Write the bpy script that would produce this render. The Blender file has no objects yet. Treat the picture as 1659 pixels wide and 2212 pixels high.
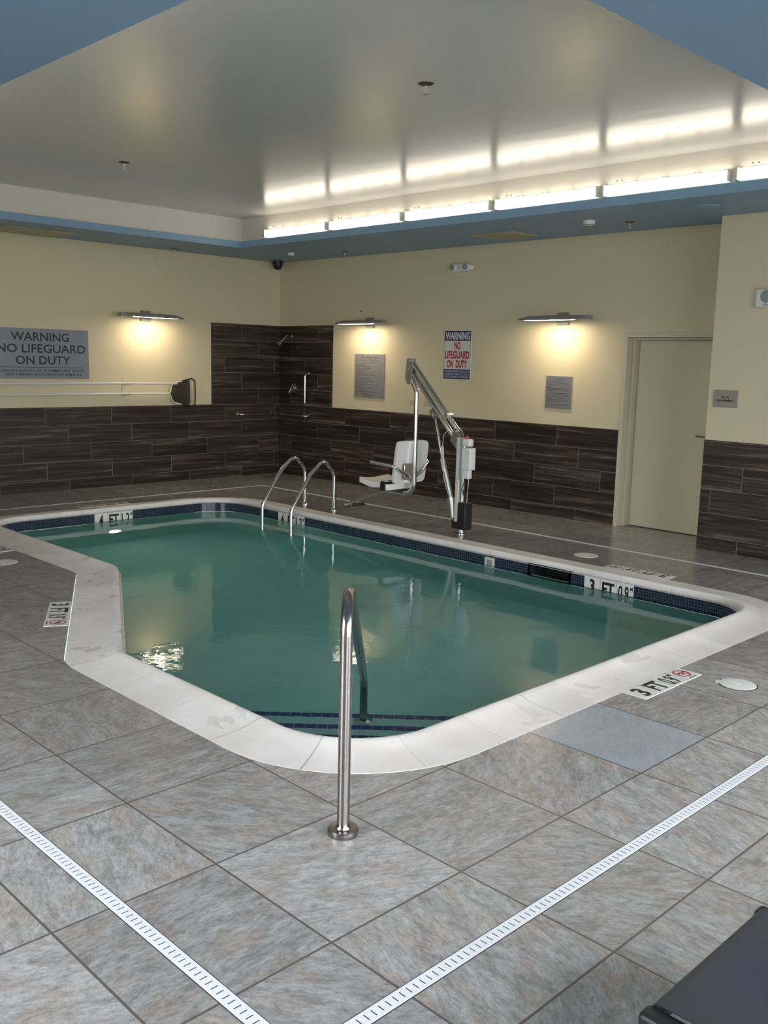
import bpy, bmesh, math, random
from mathutils import Vector, Matrix
random.seed(7)
PI = math.pi
scene = bpy.context.scene
COL = scene.collection

# ------------------------------------------------------------------ materials
class NT:
    """small helper to wire shader nodes"""
    def __init__(s, name):
        s.m = bpy.data.materials.new(name); s.m.use_nodes = True
        s.t = s.m.node_tree; s.t.nodes.clear()
        s.out = s.t.nodes.new('ShaderNodeOutputMaterial')
    def n(s, kind, **kw):
        nd = s.t.nodes.new('ShaderNode' + kind)
        for k, v in kw.items():
            if k.startswith('_'): setattr(nd, k[1:], v)
            else:
                key = k.replace('__', ' ')
                if key.isdigit(): s.put(nd.inputs[int(key)], v)
                else: s.put(nd.inputs[key], v)
        return nd
    def put(s, sock, v):
        if isinstance(v, bpy.types.NodeSocket): s.t.links.new(v, sock)
        elif isinstance(v, bpy.types.Node): s.t.links.new(v.outputs[0], sock)
        else:
            if isinstance(v, tuple) and len(v) == 3 and sock.type == 'RGBA': v = v + (1,)
            sock.default_value = v
    def math(s, op, a, b=0.0, c=None, clamp=False):
        nd = s.t.nodes.new('ShaderNodeMath'); nd.operation = op; nd.use_clamp = clamp
        s.put(nd.inputs[0], a); s.put(nd.inputs[1], b)
        if c is not None: s.put(nd.inputs[2], c)
        return nd.outputs[0]
    def mix(s, f, a, b, blend='MIX'):
        nd = s.t.nodes.new('ShaderNodeMix'); nd.data_type = 'RGBA'; nd.blend_type = blend
        s.put(nd.inputs[0], f); s.put(nd.inputs[6], a); s.put(nd.inputs[7], b)
        return nd.outputs[2]
    def ramp(s, f, stops):
        nd = s.t.nodes.new('ShaderNodeValToRGB'); cr = nd.color_ramp
        while len(cr.elements) < len(stops): cr.elements.new(.5)
        for e, (p, c) in zip(cr.elements, stops):
            e.position = p; e.color = (c if isinstance(c, tuple) else (c, c, c)) + (1,)
        s.put(nd.inputs[0], f); return nd.outputs[0]
    def xyz(s, v=None):
        if v is None: v = s.n('NewGeometry').outputs['Position']
        nd = s.n('SeparateXYZ'); s.put(nd.inputs[0], v); return nd.outputs
    def comb(s, x, y, z=0.0):
        nd = s.n('CombineXYZ'); s.put(nd.inputs[0], x); s.put(nd.inputs[1], y); s.put(nd.inputs[2], z); return nd.outputs[0]
    def noise(s, vec, scale, detail=4, rough=.5, dist=0.0):
        nd = s.n('TexNoise', Scale=scale, Detail=detail, Roughness=rough, Distortion=dist)
        s.put(nd.inputs['Vector'], vec); return nd.outputs['Fac']
    def white(s, vec):
        nd = s.n('TexWhiteNoise'); nd.noise_dimensions = '3D'; s.put(nd.inputs['Vector'], vec); return nd.outputs['Value']
    def bump(s, h, strength=.2, dist=.01):
        nd = s.n('Bump', Strength=strength, Distance=dist); s.put(nd.inputs['Height'], h); return nd.outputs[0]
    def bsdf(s, **kw):
        nd = s.n('BsdfPrincipled', **kw); s.t.links.new(nd.outputs[0], s.out.inputs[0]); return nd

def simple(name, col, rough=.5, metal=0.0, spec=.5, bump=None, var=0.0, coat=0.0):
    a = NT(name)
    c = col
    if var:
        v = a.noise(a.n('NewGeometry').outputs['Position'], 6, 5)
        c = a.mix(a.ramp(v, [(.3, 0.0), (.7, 1.0)]), tuple(x * (1 - var) for x in col), tuple(min(1, x * (1 + var)) for x in col))
    b = a.bsdf(Base__Color=c, Roughness=rough, Metallic=metal)
    b.inputs['Specular IOR Level'].default_value = spec
    b.inputs['Coat Weight'].default_value = coat
    if bump:
        h = a.noise(a.n('NewGeometry').outputs['Position'], bump[0], 3)
        a.put(b.inputs['Normal'], a.bump(h, bump[1], bump[2] if len(bump) > 2 else .002))
    return a.m

def emit(name, col, strength):
    a = NT(name); e = a.n('Emission', Color=col, Strength=strength)
    a.t.links.new(e.outputs[0], a.out.inputs[0]); return a.m

def mat_floor():
    a = NT('deck_stone_tile')
    P = a.n('NewGeometry').outputs['Position']
    x, y, z = a.xyz(P)
    u = a.math('DIVIDE', a.math('SUBTRACT', x, 9.45), .606)
    v = a.math('DIVIDE', a.math('SUBTRACT', y, -7.23), .594)
    iu = a.math('FLOOR', u); iv = a.math('FLOOR', v)
    fu = a.math('SUBTRACT', u, iu); fv = a.math('SUBTRACT', v, iv)
    cell = a.comb(iu, iv, 3.0)
    r1 = a.white(cell); r2 = a.white(a.comb(iu, iv, 9.0)); r3 = a.white(a.comb(iv, iu, 17.0))
    # every tile has its own grain direction
    ang = a.math('MULTIPLY', a.math('FLOOR', a.math('MULTIPLY', r1, 8.0)), PI / 4)
    ang = a.math('ADD', ang, a.math('MULTIPLY', r2, .5))
    rot = a.n('VectorRotate', _rotation_type='Z_AXIS'); a.put(rot.inputs['Vector'], a.comb(x, y, a.math('MULTIPLY', r3, 60.0))); a.put(rot.inputs['Angle'], ang)
    mp = a.n('Mapping', Scale=(7.0, 24.0, 1.0)); a.put(mp.inputs['Vector'], rot.outputs[0])
    streak = a.noise(mp.outputs[0], 1.0, 5, .66, .6)
    mp3 = a.n('Mapping', Scale=(32.0, 75.0, 1.0)); a.put(mp3.inputs['Vector'], rot.outputs[0])
    grit = a.noise(mp3.outputs[0], 1.0, 3, .75)
    mp2 = a.n('Mapping', Scale=(9.0, 16.0, 1.0)); a.put(mp2.inputs['Vector'], rot.outputs[0])
    cloud = a.noise(mp2.outputs[0], 1.0, 4, .7, .8)
    fine = a.noise(P, 160, 2, .7)
    base = a.ramp(streak, [(.26, (.27, .253, .243)), (.42, (.362, .345, .335)), (.50, (.41, .395, .385)), (.58, (.448, .438, .432)), (.76, (.52, .51, .51))])
    warm = a.ramp(a.noise(mp2.outputs[0], .55, 3, .6), [(.50, 0.0), (.68, .55)])
    base = a.mix(warm, base, (.40, .315, .25))
    base = a.mix(a.ramp(cloud, [(.36, .6), (.50, .15), (.62, 0.0)]), base, (.2, .19, .18))
    base = a.mix(a.math('MULTIPLY', a.ramp(fine, [(.35, 1.0), (.6, 0.0)]), .22), base, (.14, .13, .12))
    base = a.mix(1.0, base, a.ramp(grit, [(.36, .78), (.5, 1.0), (.64, 1.13)]), 'MULTIPLY')
    tint = a.mix(r2, (.86, .86, .86), (1.08, 1.08, 1.08))
    base = a.mix(1.0, base, tint, 'MULTIPLY')
    bluet = a.math('MULTIPLY', a.math('COMPARE', iu, -1.0, .1), a.math('COMPARE', iv, 3.0, .1))
    base = a.mix(a.math('MULTIPLY', bluet, .7), base, (.33, .37, .42))
    # splashed, darker wet patches round the pool (their own shapes)
    wn = a.noise(P, .85, 4, .62, .4)
    dx = a.math('SUBTRACT', x, 5.0); dy = a.math('SUBTRACT', y, -3.9)
    far = a.math('SQRT', a.math('ADD', a.math('POWER', a.math('DIVIDE', dx, 5.2), 2.0), a.math('POWER', a.math('DIVIDE', dy, 3.4), 2.0)))
    near = a.ramp(far, [(.70, 1.0), (1.0, 0.0)])
    wet = a.math('MULTIPLY', a.ramp(wn, [(.47, 0.0), (.56, 1.0)]), near)
    sm = a.math('MULTIPLY', a.ramp(a.noise(P, 5, 4, .6, .5), [(.60, 0.0), (.66, .8)]), near)
    wet = a.math('MAXIMUM', wet, sm)
    d2 = a.math('SQRT', a.math('ADD', a.math('POWER', a.math('SUBTRACT', x, 9.02), 2.0), a.math('POWER', a.math('SUBTRACT', y, -5.55), 2.0)))
    d3 = a.math('SQRT', a.math('ADD', a.math('POWER', a.math('SUBTRACT', x, 5.7), 2.0), a.math('POWER', a.math('SUBTRACT', y, -7.0), 2.0)))
    film = a.math('MAXIMUM', a.ramp(a.math('ADD', d2, a.math('MULTIPLY', a.noise(P, 4, 3), .35)), [(.55, 1.0), (.85, 0.0)]), a.ramp(a.math('ADD', d3, a.math('MULTIPLY', a.noise(P, 3, 3), .5)), [(1.0, .8), (1.75, 0.0)]))
    base = a.mix(a.math('MULTIPLY', a.math('MULTIPLY', film, a.math('LESS_THAN', x, 8.0)), .30), base, (.15, .14, .13))
    base = a.mix(a.math('MULTIPLY', wet, .24), base, (.13, .12, .11))
    # one dried round spot
    d = a.math('SQRT', a.math('ADD', a.math('POWER', a.math('SUBTRACT', x, 10.173), 2.0), a.math('POWER', a.math('SUBTRACT', y, -6.199), 2.0)))
    d = a.math('ADD', d, a.math('MULTIPLY', a.noise(P, 60, 3), .02))
    spot = a.math('LESS_THAN', d, .034)
    base = a.mix(a.math('MULTIPLY', spot, .6), base, (.24, .20, .14))
    # grout
    g = .0042
    gu = a.math('LESS_THAN', a.math('MINIMUM', fu, a.math('SUBTRACT', 1.0, fu)), g / .606 )
    gv = a.math('LESS_THAN', a.math('MINIMUM', fv, a.math('SUBTRACT', 1.0, fv)), g / .594 )
    gr = a.math('MAXIMUM', gu, gv)
    base = a.mix(gr, base, (.12, .105, .095))
    h = a.math('ADD', a.math('MULTIPLY', fine, .6), a.math('MULTIPLY', streak, 1.0))
    h = a.math('ADD', h, a.math('MULTIPLY', a.noise(P, 55, 2, .6), .8))
    h = a.math('SUBTRACT', h, a.math('MULTIPLY', gr, 1.2))
    rough = a.mix(a.math('MAXIMUM', wet, film), (.5, .5, .5), (.15, .15, .15))
    b = a.bsdf(Base__Color=base, Roughness=rough)
    b.inputs['Specular IOR Level'].default_value = .5
    nbf = a.n('Bump', Distance=.0045); a.put(nbf.inputs['Strength'], a.mix(film, (.38,) * 3, (.13,) * 3)); a.put(nbf.inputs['Height'], h); a.put(b.inputs['Normal'], nbf)
    return a.m

def mat_plank(name, axis, j0, step, sign=1):
    """wood-look porcelain planks: rows .23 high, planks .9 long, thirds stagger"""
    a = NT(name)
    P = a.n('NewGeometry').outputs['Position']
    x, y, z = a.xyz(P)
    u0 = x if axis == 'x' else y
    row = a.math('DIVIDE', a.math('SUBTRACT', 2.2, z), .23)
    ir = a.math('FLOOR', row); fr = a.math('SUBTRACT', row, ir)
    off = a.math('MULTIPLY', a.math('MODULO', ir, 3.0), step)
    u = a.math('DIVIDE', a.math('SUBTRACT', a.math('SUBTRACT', u0, j0), off), .9)
    iu = a.math('FLOOR', u); fu = a.math('SUBTRACT', u, iu)
    r1 = a.white(a.comb(iu, ir, 1.0)); r2 = a.white(a.comb(ir, iu, 5.0))
    vec = a.comb(a.math('MULTIPLY', u0, .8), a.math('MULTIPLY', z, 19.0), a.math('MULTIPLY', r1, 50.0))
    n1 = a.noise(vec, 1.0, 5, .62, .7)
    vec2 = a.comb(a.math('MULTIPLY', u0, 1.6), a.math('MULTIPLY', z, 90.0), a.math('MULTIPLY', r2, 50.0))
    n2 = a.noise(vec2, 1.0, 3, .7)
    c = a.ramp(n1, [(.32, (.018, .0115, .008)), (.46, (.042, .0275, .020)), (.58, (.080, .055, .040)), (.66, (.22, .17, .135)), (.71, (.075, .052, .040)), (.85, (.11, .08, .062))])
    c = a.mix(a.ramp(n2, [(.35, .55), (.62, 0.0)]), c, (.022, .014, .011))
    c = a.mix(1.0, c, a.mix(r2, (.72, .72, .72), (1.25, 1.25, 1.25)), 'MULTIPLY')
    gz = a.math('LESS_THAN', a.math('MINIMUM', fr, a.math('SUBTRACT', 1.0, fr)), .010)
    gx = a.math('LESS_THAN', a.math('MINIMUM', fu, a.math('SUBTRACT', 1.0, fu)), .0027)
    g = a.math('MAXIMUM', gz, gx)
    c = a.mix(g, c, (.27, .23, .20))
    b = a.bsdf(Base__Color=c, Roughness=.42)
    b.inputs['Specular IOR Level'].default_value = .4
    a.put(b.inputs['Normal'], a.bump(a.math('SUBTRACT', n2, g), .25, .002))
    return a.m

def mat_coping():
    """precast coping, joints every .457 m along the uv length"""
    a = NT('coping_concrete')
    uv = a.n('UVMap').outputs[0]; u, v, w = a.xyz(uv)
    P = a.n('NewGeometry').outputs['Position']
    f = a.math('FRACT', a.math('DIVIDE', u, .457))
    j = a.math('LESS_THAN', a.math('MINIMUM', f, a.math('SUBTRACT', 1.0, f)), .0085)
    n = a.noise(P, 3.2, 4, .6)
    seg = a.white(a.comb(a.math('FLOOR', a.math('DIVIDE', u, .457)), 2.0, 2.0))
    c = a.mix(a.ramp(n, [(.35, 0.0), (.7, 1.0)]), (.73, .685, .64), (.84, .805, .775))
    c = a.mix(1.0, c, a.mix(seg, (.94, .94, .94), (1.03, 1.03, 1.03)), 'MULTIPLY')
    ws = a.ramp(a.noise(P, 2.6, 5, .6, .6), [(.635, 0.0), (.65, 1.0)])
    c = a.mix(a.math('MULTIPLY', ws, .11), c, (.33, .31, .29))
    jc = a.mix(a.ramp(seg, [(.45, 0.0), (.5, 1.0)]), (.84, .82, .76), (.47, .41, .35))
    c = a.mix(a.math('MULTIPLY', j, .9), c, jc)
    x, y, z = a.xyz(P)
    dd = a.math('SQRT', a.math('ADD', a.math('POWER', a.math('SUBTRACT', x, 8.68), 2.0), a.math('POWER', a.math('SUBTRACT', y, -5.05), 2.0)))
    wf = a.ramp(a.math('ADD', dd, a.math('MULTIPLY', a.noise(P, 9, 4, .6), .3)), [(.36, 1.0), (.42, 0.0)])
    foot = a.math('MULTIPLY', a.ramp(a.noise(P, 6, 3, .55, .5), [(.62, 0.0), (.64, 1.0)]), a.math('MULTIPLY', a.math('COMPARE', x, 5.5, 1.05), a.math('LESS_THAN', y, -5.3)))
    c = a.mix(a.math('MULTIPLY', foot, .16), c, (.33, .31, .29))
    ws = a.math('MAXIMUM', a.math('MAXIMUM', ws, foot), wf)
    b = a.bsdf(Base__Color=c, Roughness=a.mix(ws, (.5,) * 3, (.12,) * 3))
    a.put(b.inputs['Normal'], a.bump(a.math('SUBTRACT', a.noise(P, 90, 3), j), .12, .002))
    return a.m

def mat_mosaic():
    a = NT('navy_mosaic')
    uv = a.n('UVMap').outputs[0]; u, v, w = a.xyz(uv)
    s = .0245
    fu = a.math('FRACT', a.math('DIVIDE', u, s)); fv = a.math('FRACT', a.math('DIVIDE', v, s))
    g = a.math('MAXIMUM', a.math('LESS_THAN', fu, .1), a.math('LESS_THAN', fv, .1))
    r = a.white(a.comb(a.math('FLOOR', a.math('DIVIDE', u, s)), a.math('FLOOR', a.math('DIVIDE', v, s)), 1.0))
    c = a.mix(r, (.008, .013, .03), (.018, .028, .06))
    c = a.mix(g, c, (.09, .105, .135))
    b = a.bsdf(Base__Color=c, Roughness=.15)
    return a.m

def mat_nosing():
    a = NT('blue_step_tile')
    uv = a.n('UVMap').outputs[0]; u, v, w = a.xyz(uv)
    f = a.math('FRACT', a.math('DIVIDE', u, .062)); g = a.math('LESS_THAN', f, .05)
    c = a.mix(g, (.018, .05, .26), (.5, .6, .6))
    a.bsdf(Base__Color=c, Roughness=.2); return a.m

def mat_water():
    a = NT('pool_water')
    P = a.n('NewGeometry').outputs['Position']
    n1 = a.noise(P, 3.0, 3, .5, .3); n2 = a.noise(P, 16.0, 3, .6, .6)
    n3 = a.noise(P, .8, 2, .5)
    h = a.math('ADD', a.math('MULTIPLY', n1, 1.0), a.math('MULTIPLY', n2, .20))
    h = a.math('MULTIPLY', h, a.ramp(n3, [(.38, .35), (.62, 1.0)]))
    nb = a.bump(h, .16, .02)
    fr = a.n('Fresnel', IOR=1.33); a.put(fr.inputs['Normal'], nb)
    gl = a.n('BsdfGlossy', Roughness=.004); a.put(gl.inputs['Normal'], nb)
    tr = a.n('BsdfRefraction', Color=(1, 1, 1), Roughness=0.0, IOR=1.33); a.put(tr.inputs['Normal'], nb)
    mx = a.n('MixShader'); a.put(mx.inputs[0], fr.outputs[0]); a.put(mx.inputs[1], tr.outputs[0]); a.put(mx.inputs[2], gl.outputs[0])
    a.t.links.new(mx.outputs[0], a.out.inputs[0])
    va = a.n('VolumeAbsorption', Color=WATER_TINT, Density=WATER_DENS)
    a.t.links.new(va.outputs[0], a.out.inputs['Volume'])
    return a.m

def mat_glass():
    a = NT('window_glass')
    fr = a.n('Fresnel', IOR=1.45); gl = a.n('BsdfGlossy', Roughness=.01); tr = a.n('BsdfTransparent', Color=(.93, .96, .95))
    mx = a.n('MixShader'); a.put(mx.inputs[0], fr.outputs[0]); a.put(mx.inputs[1], tr.outputs[0]); a.put(mx.inputs[2], gl.outputs[0])
    a.t.links.new(mx.outputs[0], a.out.inputs[0]); return a.m

def mat_mesh():
    a = NT('net_mesh')
    x, y, z = a.xyz()
    s = .008
    f1 = a.math('LESS_THAN', a.math('FRACT', a.math('DIVIDE', y, s)), .6)
    f2 = a.math('LESS_THAN', a.math('FRACT', a.math('DIVIDE', z, s)), .6)
    k = a.math('MAXIMUM', f1, f2)
    d = a.n('BsdfDiffuse', Color=(.035, .03, .025)); tr = a.n('BsdfTransparent')
    mx = a.n('MixShader'); a.put(mx.inputs[0], k); a.put(mx.inputs[1], tr.outputs[0]); a.put(mx.inputs[2], d.outputs[0])
    a.t.links.new(mx.outputs[0], a.out.inputs[0]); return a.m

def mat_drain():
    a = NT('drain_plastic')
    uv = a.n('UVMap').outputs[0]; u, v, w = a.xyz(uv)
    f = a.math('FRACT', a.math('DIVIDE', u, .0272))
    s = a.math('LESS_THAN', a.math('ABSOLUTE', a.math('SUBTRACT', f, .5)), .075)
    t = a.math('LESS_THAN', a.math('ABSOLUTE', a.math('SUBTRACT', v, .024)), .0125)
    s = a.math('MULTIPLY', s, t)
    c = a.mix(s, (.80, .82, .84), (.06, .06, .07))
    b = a.bsdf(Base__Color=c, Roughness=.45)
    a.put(b.inputs['Normal'], a.bump(a.math('SUBTRACT', 1.0, s), .5, .003)); return a.m

def mat_ceiling():
    a = NT('gloss_ceiling_paint')
    P = a.n('NewGeometry').outputs['Position']
    mp = a.n('Mapping', Scale=(.55, 2.2, 1)); a.put(mp.inputs['Vector'], P)
    h = a.math('ADD', a.noise(mp.outputs[0], 1.3, 3, .5), a.math('MULTIPLY', a.noise(P, 6, 4, .6), .16))
    b = a.bsdf(Base__Color=(.58, .60, .57), Roughness=.20)
    b.inputs['Specular IOR Level'].default_value = .55
    a.put(b.inputs['Normal'], a.bump(h, .22, .012)); return a.m

def mat_metal(name, col, rough, bump=0):
    a = NT(name)
    b = a.bsdf(Base__Color=col, Roughness=rough, Metallic=1.0)
    if bump:
        a.put(b.inputs['Normal'], a.bump(a.noise(a.n('NewGeometry').outputs['Position'], 260, 2), bump, .0005))
    return a.m

WATER_TINT = (.02, .88, .87); WATER_DENS = .21
M = dict(
    floor=mat_floor(), plankL=mat_plank('wood_look_tile_left', 'y', -.697, .303), plankR=mat_plank('wood_look_tile_back', 'x', .005, .3),
    plankC=mat_plank('wood_look_tile_column', 'x', 7.509, -.303),
    cream=simple('cream_wall_paint', (.74, .65, .445), .55),
    white_wall=simple('white_wall_paint', (.72, .68, .62), .6),
    blue=simple('blue_ceiling_paint', (.205, .35, .52), .45),
    ceiling=mat_ceiling(), coping=mat_coping(), mosaic=mat_mosaic(), nosing=mat_nosing(), water=mat_water(), glass=mat_glass(), netm=mat_mesh(), drain=mat_drain(),
    plaster=simple('pool_plaster', (.60, .93, .90), .7, var=.03),
    door=simple('door_paint', (.72, .66, .48), .45), frame=simple('door_frame_paint', (.66, .61, .46), .4),
    steel=mat_metal('brushed_steel', (.36, .335, .32), .24, .15), chrome=mat_metal('polished_steel', (.62, .62, .63), .14), dull=mat_metal('dull_aluminium', (.55, .55, .54), .38),
    lampgrey=simple('lamp_grey_metal', (.30, .285, .295), .42, metal=.3), lampplate=simple('lamp_grey_paint', (.27, .26, .265), .5),
    tubes=emit('fluorescent_lens', (1.0, .87, .70), 6.5), tubetop=emit('fluorescent_lens_top', (1.0, .84, .62), 5.0),
    lampglow=emit('wall_lamp_lens', (1.0, .83, .60), 30.0), poolglow=emit('pool_light_lens', (1.0, .92, .75), 105.0),
    white_pl=simple('white_plastic', (.78, .78, .76), .4), offwhite=simple('off_white_plastic', (.62, .61, .56), .45), white_shell=simple('white_moulded_shell', (.82, .81, .78), .35),
    greypl=simple('grey_plastic', (.33, .34, .34), .5), black=simple('black_plastic', (.012, .012, .014), .45), darklens=simple('dark_lens', (.30, .31, .32), .3),
    boot=simple('black_vinyl', (.01, .01, .011), .6), strap=simple('black_webbing', (.008, .008, .008), .8), red=simple('red_plastic', (.55, .02, .02), .4),
    sgrey=simple('sign_grey', (.30, .30, .33), .35, metal=.3), sgrey_daylit=simple('sign_grey_daylit', (.26, .28, .33), .35, metal=.2), sink=simple('sign_dark_ink', (.03, .03, .04), .6), sink2=simple('sign_grey_ink', (.13, .125, .125), .6),
    taupe=simple('sign_taupe', (.33, .30, .26), .5), tink=simple('sign_brown_ink', (.12, .105, .09), .6),
    swhite=simple('sign_white', (.70, .70, .68), .4), sblue=simple('sign_blue', (.03, .03, .16), .4), sred=simple('sign_red', (.42, .02, .02), .5), spale=simple('sign_pale_ink', (.62, .62, .72), .5),
    tilewhite=simple('white_depth_tile', (.76, .75, .72), .3, var=.03), tileink=simple('black_tile_ink', (.012, .012, .012), .35), tilered=simple('red_tile_ink', (.42, .03, .02), .35),
    lid=simple('white_lid', (.72, .71, .68), .45), seam=simple('dark_seam', (.05, .045, .04), .8), fabric=simple('dark_sling_fabric', (.038, .042, .055), .36, bump=(900, .3, .001)), lframe=simple('dark_lounge_frame', (.02, .021, .024), .4),
    beige=simple('beige_outlet', (.58, .53, .38), .5), brass=mat_metal('dark_bronze', (.22, .18, .13), .35), pave=simple('outside_paving', (.26, .255, .25), .8), shadowin=simple('recess_shade', (.01, .01, .012), .9),
    mullion=simple('window_frame_paint', (.5, .5, .5), .4), vent=simple('vent_cream', (.50, .45, .33), .6), bluecov=simple('blue_cover_paint', (.24, .41, .56), .45),
)

# ------------------------------------------------------------------ mesh tools
class MB:
    def __init__(s): s.v = []; s.f = []; s.sm = []; s.uv = []
    def add(s, vs, fs, smooth=False, uvs=None):
        o = len(s.v); s.v += [tuple(p) for p in vs]
        for i, f in enumerate(fs):
            s.f.append([o + k for k in f]); s.sm.append(smooth); s.uv.append(uvs[i] if uvs else None)
        return s
    def box(s, x0, x1, y0, y1, z0, z1):
        v = [(x, y, z) for z in (z0, z1) for y in (y0, y1) for x in (x0, x1)]
        return s.add(v, [(0, 2, 3, 1), (4, 5, 7, 6), (0, 1, 5, 4), (2, 6, 7, 3), (0, 4, 6, 2), (1, 3, 7, 5)])
    def obox(s, p0, p1, w, h, up=(0, 0, 1)):
        """bar from p0 to p1, width w across, height h along up"""
        p0 = Vector(p0); p1 = Vector(p1); d = (p1 - p0).normalized(); up = Vector(up)
        a = d.cross(up).normalized() * (w / 2); b = a.cross(d).normalized() * (h / 2)
        v = [p + sa * a + sb * b for p in (p0, p1) for sb in (-1, 1) for sa in (-1, 1)]
        return s.add(v, [(0, 2, 3, 1), (4, 5, 7, 6), (0, 1, 5, 4), (2, 6, 7, 3), (0, 4, 6, 2), (1, 3, 7, 5)])
    def prism(s, poly, z0, z1, smooth=False):
        n = len(poly); v = [(x, y, z0) for x, y in poly] + [(x, y, z1) for x, y in poly]
        f = [(i, (i + 1) % n, n + (i + 1) % n, n + i) for i in range(n)]
        s.add(v, f, smooth); s.add(v, [tuple(range(n - 1, -1, -1)), tuple(range(n, 2 * n))]); return s
    def tube(s, path, r, seg=14, cap=True, closed=False):
        P = [Vector(p) for p in path]; n = len(P)
        rs = r if isinstance(r, (list, tuple)) else [r] * n
        T = []
        for i in range(n):
            a = P[(i - 1) % n] if (closed or i > 0) else P[i]; b = P[(i + 1) % n] if (closed or i < n - 1) else P[i]
            T.append((b - a).normalized())
        up = Vector((0, 0, 1)) if abs(T[0].z) < .9 else Vector((1, 0, 0))
        N = (up - T[0] * up.dot(T[0])).normalized(); v = []
        for i in range(n):
            N = (N - T[i] * N.dot(T[i])).normalized(); B = T[i].cross(N)
            for k in range(seg):
                a = 2 * PI * k / seg; v.append(P[i] + (N * math.cos(a) + B * math.sin(a)) * rs[i])
        f = []
        for i in range(n if closed else n - 1):
            j = (i + 1) % n
            for k in range(seg):
                k2 = (k + 1) % seg; f.append((i * seg + k, i * seg + k2, j * seg + k2, j * seg + k))
        s.add(v, f, True)
        if cap and not closed: s.add(v, [tuple(range(seg - 1, -1, -1)), tuple(range((n - 1) * seg, n * seg))])
        return s
    def lathe(s, prof, c=(0, 0, 0), axis='z', seg=28, smooth=True):
        """prof = [(r, h)...] about an axis through c"""
        v = []; n = len(prof)
        for r, h in prof:
            for k in range(seg):
                a = 2 * PI * k / seg; ca, sa = r * math.cos(a), r * math.sin(a)
                p = {'z': (ca, sa, h), 'x': (h, ca, sa), 'y': (ca, h, sa)}[axis]
                v.append((c[0] + p[0], c[1] + p[1], c[2] + p[2]))
        f = [(i * seg + k, i * seg + (k + 1) % seg, (i + 1) * seg + (k + 1) % seg, (i + 1) * seg + k) for i in range(n - 1) for k in range(seg)]
        s.add(v, f, smooth)
        s.add(v, [tuple(range(seg)), tuple(range((n - 1) * seg, n * seg))]); return s
    def build(s, name, mat, parent=None, bevel=0, fix=True, bseg=2):
        me = bpy.data.meshes.new(name); me.from_pydata(s.v, [], s.f); me.update()
        me.polygons.foreach_set('use_smooth', s.sm)
        if any(u is not None for u in s.uv):
            L = me.uv_layers.new(name='UVMap'); k = 0
            for p, u in zip(me.polygons, s.uv):
                for q, li in enumerate(p.loop_indices):
                    L.data[li].uv = u[q] if u else (0, 0)
        if fix:
            bm = bmesh.new(); bm.from_mesh(me)
            bmesh.ops.remove_doubles(bm, verts=bm.verts, dist=1e-5)
            bmesh.ops.recalc_face_normals(bm, faces=bm.faces); bm.to_mesh(me); bm.free()
        if any(s.sm) and not bevel: me.set_sharp_from_angle(angle=math.radians(38))
        if mat: me.materials.append(M[mat] if isinstance(mat, str) else mat)
        o = bpy.data.objects.new(name, me); COL.objects.link(o)
        if parent:
            o.parent = parent
            o.matrix_parent_inverse = Matrix.Identity(4)
            if not getattr(s, 'local', False): o.location = (0, 0, 0)
        if bevel:
            b = o.modifiers.new('bevel', 'BEVEL'); b.width = bevel; b.segments = bseg; b.limit_method = 'ANGLE'; b.angle_limit = math.radians(40)
            for p in me.polygons: p.use_smooth = True
            try:
                me.set_sharp_from_angle(angle=math.radians(40))
            except Exception: pass
        return o

def empty(name, label, cat, loc=(0, 0, 0), rotz=0.0, group=None, kind=None):
    o = bpy.data.objects.new(name, None); COL.objects.link(o)
    o.location = loc; o.rotation_euler = (0, 0, rotz); o.empty_display_size = .1
    tag(o, label, cat, group, kind); return o
def tag(o, label=None, cat=None, group=None, kind=None):
    if label: o['label'] = label
    if cat: o['category'] = cat
    if group: o['group'] = group
    if kind: o['kind'] = kind
    return o
def struct(o, label=None):
    o['kind'] = 'structure'
    if label: o['label'] = label
    return o
def copy_tree(o, parent=None):
    c = o.copy(); COL.objects.link(c); c.parent = parent
    for ch in list(o.children): copy_tree(ch, c)
    return c

def fillet(pts, rad, seg=8):
    """round the inner corners of an open 3-D polyline"""
    P = [Vector(p) for p in pts]; out = [P[0]]
    rs = rad if isinstance(rad, (list, tuple)) else [rad] * (len(P) - 2)
    for i in range(1, len(P) - 1):
        a = (P[i - 1] - P[i]).normalized(); b = (P[i + 1] - P[i]).normalized()
        ang = a.angle(b)
        if ang > PI - .02: out.append(P[i]); continue
        t = rs[i - 1] / math.tan(ang / 2); c = P[i] + (a + b).normalized() * (rs[i - 1] / math.sin(ang / 2))
        s0 = P[i] + a * t - c; s1 = P[i] + b * t - c; tot = s0.angle(s1); ax = s0.cross(s1).normalized()
        for k in range(seg + 1): out.append(c + Matrix.Rotation(tot * k / seg, 3, ax) @ s0)
    out.append(P[-1]); return out

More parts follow.
